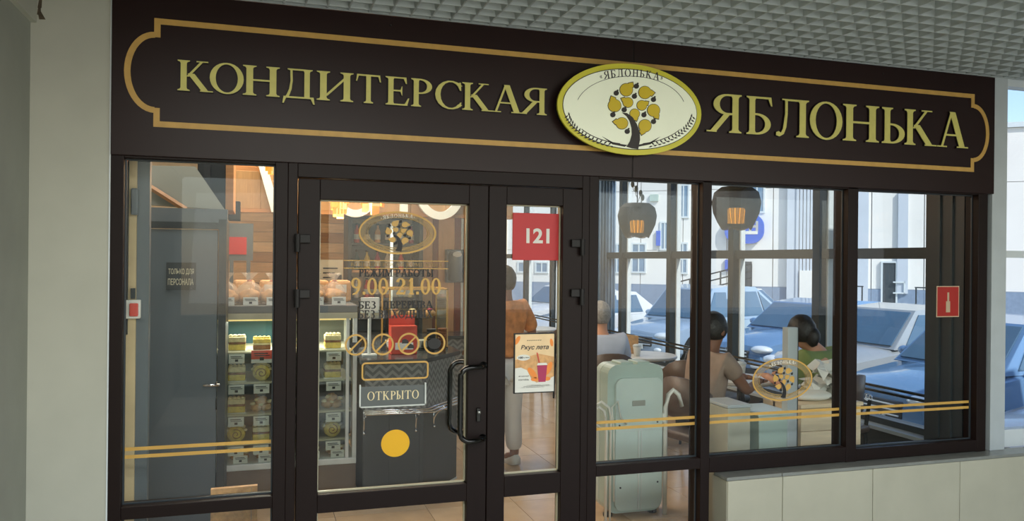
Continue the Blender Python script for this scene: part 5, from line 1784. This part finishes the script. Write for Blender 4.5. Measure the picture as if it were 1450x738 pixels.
def car(label, x, y, heading, colour, kind='hatch', L=4.3, Wd=1.78, Hh=1.5, plate=False):
    """heading: direction the front points to (radians, world). (x,y) is the centre of the front bumper on the ground."""
    t = thing('car', label, 'car', (x, y, gz))
    hw = Wd / 2
    M = Matrix.Translation((x, y, gz)) @ Matrix.Rotation(heading, 4, 'Z') @ Matrix.Translation((0, 0, 0))
    # local: front at x=0, rear at x=-L, y left
    hood = .70 if kind == 'sedan' else .78
    st = [(0.0, .62, .30, .56), (-.06, .78, .24, hood - .08), (-.25, .90, .20, hood), (-.6, .97, .18, hood + .06), (-1.1, 1.0, .18, hood + .13), (-1.4, 1.0, .18, hood + .17), (-2.4, 1.0, .18, hood + .19), (-3.4, 1.0, .18, hood + .20),
          (-L + .35, .96, .20, hood + .19), (-L + .08, .88, .26, hood + .12), (-L, .80, .34, hood - .05)]
    secs = []
    for xx, wf, zb, zt in st:
        wq = hw * wf
        zm = zb + (zt - zb) * .55
        secs.append([(xx, -wq * .90, zb), (xx, wq * .90, zb), (xx, wq, zb + .10), (xx, wq, zm), (xx, wq * .95, zt - .06), (xx, wq * .82, zt - .005), (xx, 0, zt + .03), (xx, -wq * .82, zt - .005), (xx, -wq * .95, zt - .06), (xx, -wq, zm), (xx, -wq, zb + .10)])
    b = MB().loft(secs).xf(M).build('body', colour, t)
    smooth_by_angle(b, 35)
    zb = hood + .14
    if kind == 'sedan': cab = [(-1.15, .78, zb), (-1.75, .62, Hh - .05), (-2.35, .62, Hh), (-2.9, .61, Hh - .04), (-3.75, .76, zb + .06)]
    else: cab = [(-1.15, .80, zb), (-1.75, .66, Hh - .06), (-2.4, .67, Hh), (-3.3, .66, Hh - .04), (-L + .12, .78, zb + .10)]
    x0, x1, x2, x3, x4 = [c_[0] for c_ in cab]
    ww, wr = hw * .90, hw * .72
    # roof with pillars: loft of the whole cabin, glass panes laid just proud of it
    top = [(x1, wr, cab[1][2]), (x2, wr * 1.02, cab[2][2]), (x3, wr, cab[3][2])]
    secs = [[(x0, -ww, zb), (x0, ww, zb), (x0 + .0, ww * .98, zb + .01), (x0, -ww * .98, zb + .01)]]
    for xx, w_, z_ in top:
        secs.append([(xx, -ww, zb), (xx, ww, zb), (xx, w_, z_), (xx, -w_, z_)])
    secs.append([(x4, -ww * .95, zb), (x4, ww * .95, zb), (x4, ww * .93, zb + .02), (x4, -ww * .93, zb + .02)])
    MB().loft(secs).xf(M).build('cabin', colour, t)
    e = .012
    z1, z3 = cab[1][2], cab[3][2]

    def pane(nm, p, off):
        pts = [Vector(q) for q in p]
        n_ = Vector(off)
        MB().add([tuple(q) for q in pts] + [tuple(q + n_) for q in pts], [(0, 1, 2, 3), (7, 6, 5, 4), (0, 4, 5, 1), (1, 5, 6, 2), (2, 6, 7, 3), (3, 7, 4, 0)]).xf(M).build(nm, 'car_glass', t)

    def lerp(a, b_, k): return tuple(Vector(a).lerp(Vector(b_), k))
    A0, A1, B0, B1 = (x0, -ww * .9, zb + .02), (x0, ww * .9, zb + .02), (x1, -wr * .92, z1), (x1, wr * .92, z1)
    pane('windscreen', [lerp(A0, B0, .06), lerp(A1, B1, .06), lerp(A1, B1, .93), lerp(A0, B0, .93)], (.015, 0, .012))
    A0, A1, B0, B1 = (x4, -ww * .85, zb + .03), (x4, ww * .85, zb + .03), (x3, -wr * .9, z3), (x3, wr * .9, z3)
    pane('rear_window', [lerp(A0, B0, .1), lerp(A1, B1, .1), lerp(A1, B1, .9), lerp(A0, B0, .9)], (-.015, 0, .012))
    for s in (-1, 1):
        def sp_(xx, k):   # point on the side of the cabin at height fraction k
            zt = z1 + (z3 - z1) * 0 + (cab[2][2] - z1) * .3
            return (xx, s * (ww + (wr - ww) * k), zb + (zt - zb) * k)
        xm = (x1 + x3) / 2 - .05
        k0, k1 = .10, .86
        pane('side_window', [sp_(x0 - .42 + .18, k0), sp_(xm + .04, k0), sp_(xm + .04, k1), sp_(x1 - .03, k1)], (0, s * .014, 0))
        pane('side_window', [sp_(xm - .04, k0), sp_(x3 - .12, k0), sp_(x3 + .02, k1), sp_(xm - .04, k1)], (0, s * .014, 0))
        if kind != 'sedan': pane('side_window', [sp_(x3 - .19, k0), sp_(x4 + .25, k0), sp_(x3 - .12, k1 - .1), sp_(x3 - .06, k1)], (0, s * .014, 0))
        # mirror
        MB().ell((x0 - .38, s * (hw + .09), zb + .10), (.07, .10, .065), 12, 8).xf(M).build('wing_mirror', colour, t, True)
        MB().ell((-.16, s * hw * .70, hood - .13), (.17, .22, .075), 14, 8).xf(M).build('headlight', 'lens', t, True)
        MB().ell((-.03, s * hw * .66, .36), (.06, .10, .05), 12, 8).xf(M).build('fog_light', 'lens', t, True)
        MB().bbox(-L - .01, -L + .10, s * hw * .78 - .12, s * hw * .78 + .10, hood - .05, hood + .10, .02).xf(M).build('rear_light', 'tag_red', t)
        for wx in (-.85, -L + .85):
            wh = MB().lathe([(.22, -.10), (.31, -.095), (.325, -.06), (.325, .06), (.31, .095), (.22, .10)], (wx, s * (hw - .09), .325), 26, 'y').xf(M).build('wheel', 'tyre', t)
            MB().lathe([(.05, 0), (.21, -.004), (.215, .01)], (wx, s * (hw + .008), .325), 22, 'y').xf(M).build('rim', 'lens', wh)
        MB().bbox(-1.7, -1.52, s * hw - (.01 if s > 0 else -.002), s * hw + (.012 if s > 0 else -.012), hood + .0, hood + .03, .002).xf(M).build('door_handle', colour, t)
    MB().bbox(-.09, .035, -hw * .52, hw * .52, .42, hood - .16, .02).xf(M).build('grille', 'grille', t)
    m = MB()
    for k in range(3): m.bbox(.02, .047, -hw * .5, hw * .5, .455 + k * .06, .472 + k * .06, .003)
    m.xf(M).build('grille_bar', 'lens', t)
    m = oval_ring(MB(), 0, hood - .17, .075, .045, .012, -.055, -.045, 24)
    m.prism([(-.04, hood - .20), (-.028, hood - .20), (-.018, hood - .14), (-.03, hood - .14)], -.055, -.045).prism([(.018, hood - .20), (.03, hood - .20), (.04, hood - .14), (.028, hood - .14)], -.055, -.045).box(-.03, .03, -.055, -.045, hood - .175, hood - .163)
    m.xf(M @ Matrix.Rotation(pi / 2, 4, 'Z')).build('emblem', 'chrome', t)
    MB().bbox(.03, .05, -.26, .26, .36, .47, .004).xf(M).build('number_plate', 'paper', t)
    MB().bbox(-.1, .012, -hw * .7, hw * .7, .22, .32, .02).xf(M).build('lower_intake', 'grille', t)
    if plate:
        vs, fs = font_mesh('к528ом 154', 1, .002, .02)
        xs_ = [v.x for v in vs]; ys_ = [v.y for v in vs]
        W_, H2 = max(xs_) - min(xs_), max(ys_) - min(ys_)
        MB().add([(.0515 - .0 * v.z, (v.x - (max(xs_) + min(xs_)) / 2) / W_ * .44, .415 + (v.y - (max(ys_) + min(ys_)) / 2) / H2 * .075) for v in vs], fs).xf(M).build('plate_lettering', 'ink', t, fix=False)
    return t


HD = math.radians(180 + 37)
car('blue crossover facing the window with chrome grille and number plate, in the rightmost pane', 7.0, 3.9, math.radians(182), 'car_blue', 'hatch', 4.3, 1.80, 1.55, True)
car('blue hatchback with bright headlight in the middle pane', 8.3, 8.9, math.radians(190), 'car_blue', 'hatch', 4.2, 1.76, 1.5)
car('pale steel blue crossover with a headlight at left, seen through the first pane', 7.7, 11.6, math.radians(200), 'car_steel', 'suv', 4.5, 1.84, 1.68)
car('white sedan seen through the narrow door glass, the nearer one', 6.5, 14.7, math.radians(200), 'car_white', 'sedan', 4.4, 1.78, 1.45)
car('white hatchback parked behind the nearer white sedan at the narrow door', 6.9, 18.2, math.radians(195), 'car_white', 'hatch', 4.2, 1.76, 1.5)
car('silver estate car parked between the two blue cars', 7.8, 6.4, math.radians(184), 'car_silver', 'suv', 4.5, 1.8, 1.55)
car('white car seen through the right wall window', 6.4, 1.4, math.radians(181), 'car_white', 'sedan', 4.4, 1.78, 1.42)
car('navy crossover behind the white car at the right wall window', 15.8, 5.2, math.radians(190), 'car_steel', 'suv', 4.5, 1.84, 1.68)
car('white sedan far behind the blue hatchback', 14.8, 15.4, math.radians(290), 'car_white', 'sedan', 4.4, 1.78, 1.45)

# white building across the car park
E0 = Vector((15.77, 31.7)); E1 = Vector((28.84, 20.4))
ed = (E1 - E0).normalized(); en = Vector((ed.y, -ed.x))   # along, and towards the camera
if en.dot(-E0) < 0: en = -en


def BP(px, py, off=0.0):
    """pixel on the building's front plane (moved off metres towards the car park) -> (u along the front, z)"""
    d = ray(px, py)
    o = Vector((0, -CAM_D)); q = E0 + en * off - o
    k = q.dot(en) / Vector((d.x, d.y)).dot(en)
    p = o + Vector((d.x, d.y)) * k
    return (p - E0).dot(ed), CAM_H + k * d.z


BM = Matrix(((ed.x, en.x, 0, E0.x), (ed.y, en.y, 0, E0.y), (0, 0, 1, 0), (0, 0, 0, 1)))   # local x along, y out, z up
bld = thing('building', 'white two storey building with a blue grey plinth across the car park', 'building', (E0.x, E0.y, gz))
z_roof = BP(1440, 166)[1]


def bbx(m, u0, u1, y0, y1, z0, z1): return m.box(u0, u1, y0, y1, z0, z1)


# wall cladding panels, one by one
u = -14.0
zp = BP(900, 399)[1]
while u < 34:
    for z0, z1 in ((zp, 2.2), (2.2, 5.0), (5.0, z_roof)):
        MB().box(u + .012, u + 1.98, -.3, 0, z0 + .01, z1 - .01).xf(BM).build('cladding_panel', 'facade_white', bld)
    MB().box(u + .005, u + 1.995, -.3, .05, gz, zp).xf(BM).build('plinth_panel', 'plinth_blue', bld)
    u += 2.0
MB().box(-14, 34, -9, -.3, gz, z_roof - .1).xf(BM).build('core', 'facade_blue', bld)
MB().box(-14, 34, -.5, .12, z_roof, z_roof + .2).xf(BM).build('roof_edge', 'white_frame', bld)


def bwin(x0, y0, x1, y1, m='pane_blue', mull=1):
    a, z1 = BP(x0, y0); b, _ = BP(x1, y0); _, z0 = BP(x0, y1)
    f = MB().box(a - .08, b + .08, 0, .06, z0 - .08, z0).box(a - .08, b + .08, 0, .06, z1, z1 + .08).box(a - .08, a, 0, .06, z0, z1).box(b, b + .08, 0, .06, z0, z1)
    for k in range(mull): f.box(a + (b - a) * (k + 1) / (mull + 1) - .03, a + (b - a) * (k + 1) / (mull + 1) + .03, .0, .055, z0, z1)
    o = f.xf(BM).build('window', 'white_frame', bld)
    MB().box(a, b, .005, .03, z0, z1).xf(BM).build('pane', m, o)


for w_ in ((896, 343, 913, 353), (896, 363, 913, 381), (960, 259, 972, 302), (961, 341, 972, 353), (961, 363, 972, 381), (867, 344, 880, 354), (867, 364, 880, 382), (1061, 258, 1079, 293), (735, 372, 752, 384), (760, 372, 775, 384), (936, 312, 945, 348)):
    bwin(*w_)
# ribbed block, darker recess, blue panels
a, b = BP(1114, 300)[0], BP(1166, 300)[0]
MB().box(a, a + (b - a) * .25, 0, .25, gz, z_roof - .3).xf(BM).build('blue_panel', 'facade_blue', bld)
n = 14
for k in range(n):
    c0 = a + (b - a) * .25 + (b - a) * 1.35 * k / n
    MB().box(c0, c0 + (b - a) * 1.35 / n * .8, 0, .3, gz, z_roof - .2).xf(BM).build('ribbed_panel', 'facade_blue', bld)
a, z1 = BP(1133, 375); b, z0 = BP(1162, 438)
MB().box(a, b, .3, .36, z0, z1).xf(BM).build('garage_door', 'facade_white', bld)
for q0, q1 in (((1270, 262), (1285, 352)), ((1270, 352), (1286, 405)), ((1213, 262), (1230, 430))):
    a, z1 = BP(*q0); b, z0 = BP(*q1)
    MB().box(a, b, 0, .14, z0, z1).xf(BM).build('blue_panel', 'facade_blue', bld)
# entrance with steps and rails
a, z1 = BP(1250, 362); b, z0 = BP(1269, 427)
dr = MB().box(a, b, 0, .08, z0, z1).xf(BM).build('entrance_door', 'door_dark', bld)
MB().box(a - .07, a, 0, .12, z0, z1 + .07).box(b, b + .07, 0, .12, z0, z1 + .07).box(a, b, 0, .12, z1, z1 + .07).xf(BM).build('door_surround', 'white_frame', dr)
MB().box(b - .1, b + .35, .12, .2, z0 + 1.1, z0 + 1.16).box(b - .1, b + .35, .12, .2, z0 + .65, z0 + .71).box(b + .3, b + .35, .12, .2, z0 + .65, z0 + 1.16).xf(BM).build('push_bar', 'white_frame', dr)
for k in range(4):
    zz1 = z0 - k * (z0 - gz) / 4
    MB().box(a - .9 - .25 * k, b + .6 + .25 * k, 0, 1.1 + .4 * k, zz1 - (z0 - gz) / 4, zz1).xf(BM).build('step', 'step_pale', bld)
rl = MB()
for uu in (a - 1.2, a - .8, b + .7, b + 1.1):
    rl.tube([(uu, 1.2, gz), (uu, 1.2, z0 + .95)], .03, 6)
rl.tube([(a - 1.25, 1.2, z0 + .95), (a - .75, 1.2, z0 + .95)], .03, 6).tube([(b + .65, 1.2, z0 + .95), (b + 1.15, 1.2, z0 + .95)], .03, 6)
rl.xf(BM).build('hand_rail', 'window_grey', bld)
# second entrance by the blue sign with ramp rails
a, z1 = BP(1053, 364); b, z0 = BP(1065, 390)
MB().box(a, b, 0, .1, z0 - .6, z1).xf(BM).build('entrance_door', 'door_dark', bld)
rl = MB()
for k in range(9):
    uu = BP(958 + k * 14, 400)[0]
    rl.tube([(uu, 1.5, gz), (uu, 1.5, gz + 1.2 + .12 * k)], .035, 6)
ua, ub = BP(958, 400)[0], BP(1070, 400)[0]
for dz in (0, -.3, -.6): rl.tube([(ua, 1.5, gz + 1.2 + dz), (ub, 1.5, gz + 2.16 + dz)], .035, 6)
rl.xf(BM).build('ramp_rail', 'window_grey', bld)
MB().prism([(ua, gz), (ub, gz), (ub, gz + 1.1), (ua, gz + .1)], .2, 1.6).xf(BM).build('ramp', 'step_pale', bld)
# blue rounded sign, small signs
a, z1 = BP(1024, 297, .5); b, z0 = BP(1080, 338, .5)
sgn = thing('blue_round_sign', 'large blue rounded sign with white letters on the white building behind the near pendant lamp', 'sign', (E0.x, E0.y, z0))
MB().prism(rr(a, b, z0, z1, (z1 - z0) * .42, 8), .02, .3).xf(BM).build('panel', 'logo_blue', sgn)
vs, fs = font_mesh('ATH', 1, .002, .04)
xs_ = [v.x for v in vs]; ys_ = [v.y for v in vs]
MB().add([((a + b) / 2 + (v.x - (max(xs_) + min(xs_)) / 2) / (max(xs_) - min(xs_)) * (b - a) * .72, .31, (z0 + z1) / 2 + (v.y - (max(ys_) + min(ys_)) / 2) / (max(ys_) - min(ys_)) * (z1 - z0) * .36 + .1) for v in vs], fs).xf(BM).build('lettering', 'paper', sgn, fix=False)
MB().box(a + .25, b - .25, .3, .32, z0 + .42, z0 + .56).xf(BM).build('white_line', 'paper', sgn)
for (p, q_, mm, nm, lb_) in (((929, 323), (935, 344), 'logo_blue', 'blue_sign', 'small blue sign on the white building in the first pane'), ((919, 272), (931, 281), 'case_green', 'green_sign', 'small pale green sign high on the white building in the first pane'), ((1027, 362), (1034, 378), 'logo_blue', 'wall_sign', 'small blue wall sign below the large rounded sign')):
    a, z1 = BP(*p); b, z0 = BP(*q_)
    tag(MB().box(a, b, .01, .12, z0, z1).xf(BM).build(nm, mm), lb_, 'sign')

# cardboard standing behind the foot of the left pane
t = thing('cardboard', 'pale brown cardboard edge standing behind the foot of the left pane', 'cardboard', (-.1, .3, 0))
a, b = PY(305, 700, .30), PY(371, 700, .30)
MB().prism([(a[0], 0), (b[0], 0), (b[0], PY(371, 694, .30)[1]), (a[0], PY(305, 701, .30)[1])], .29, .32).build('sheet', 'bread_tan', t)
MB().box(b[0] - .03, b[0] - .028, .285, .29, .3, PY(371, 696, .30)[1]).build('fold_line', 'plaster_dark', t)
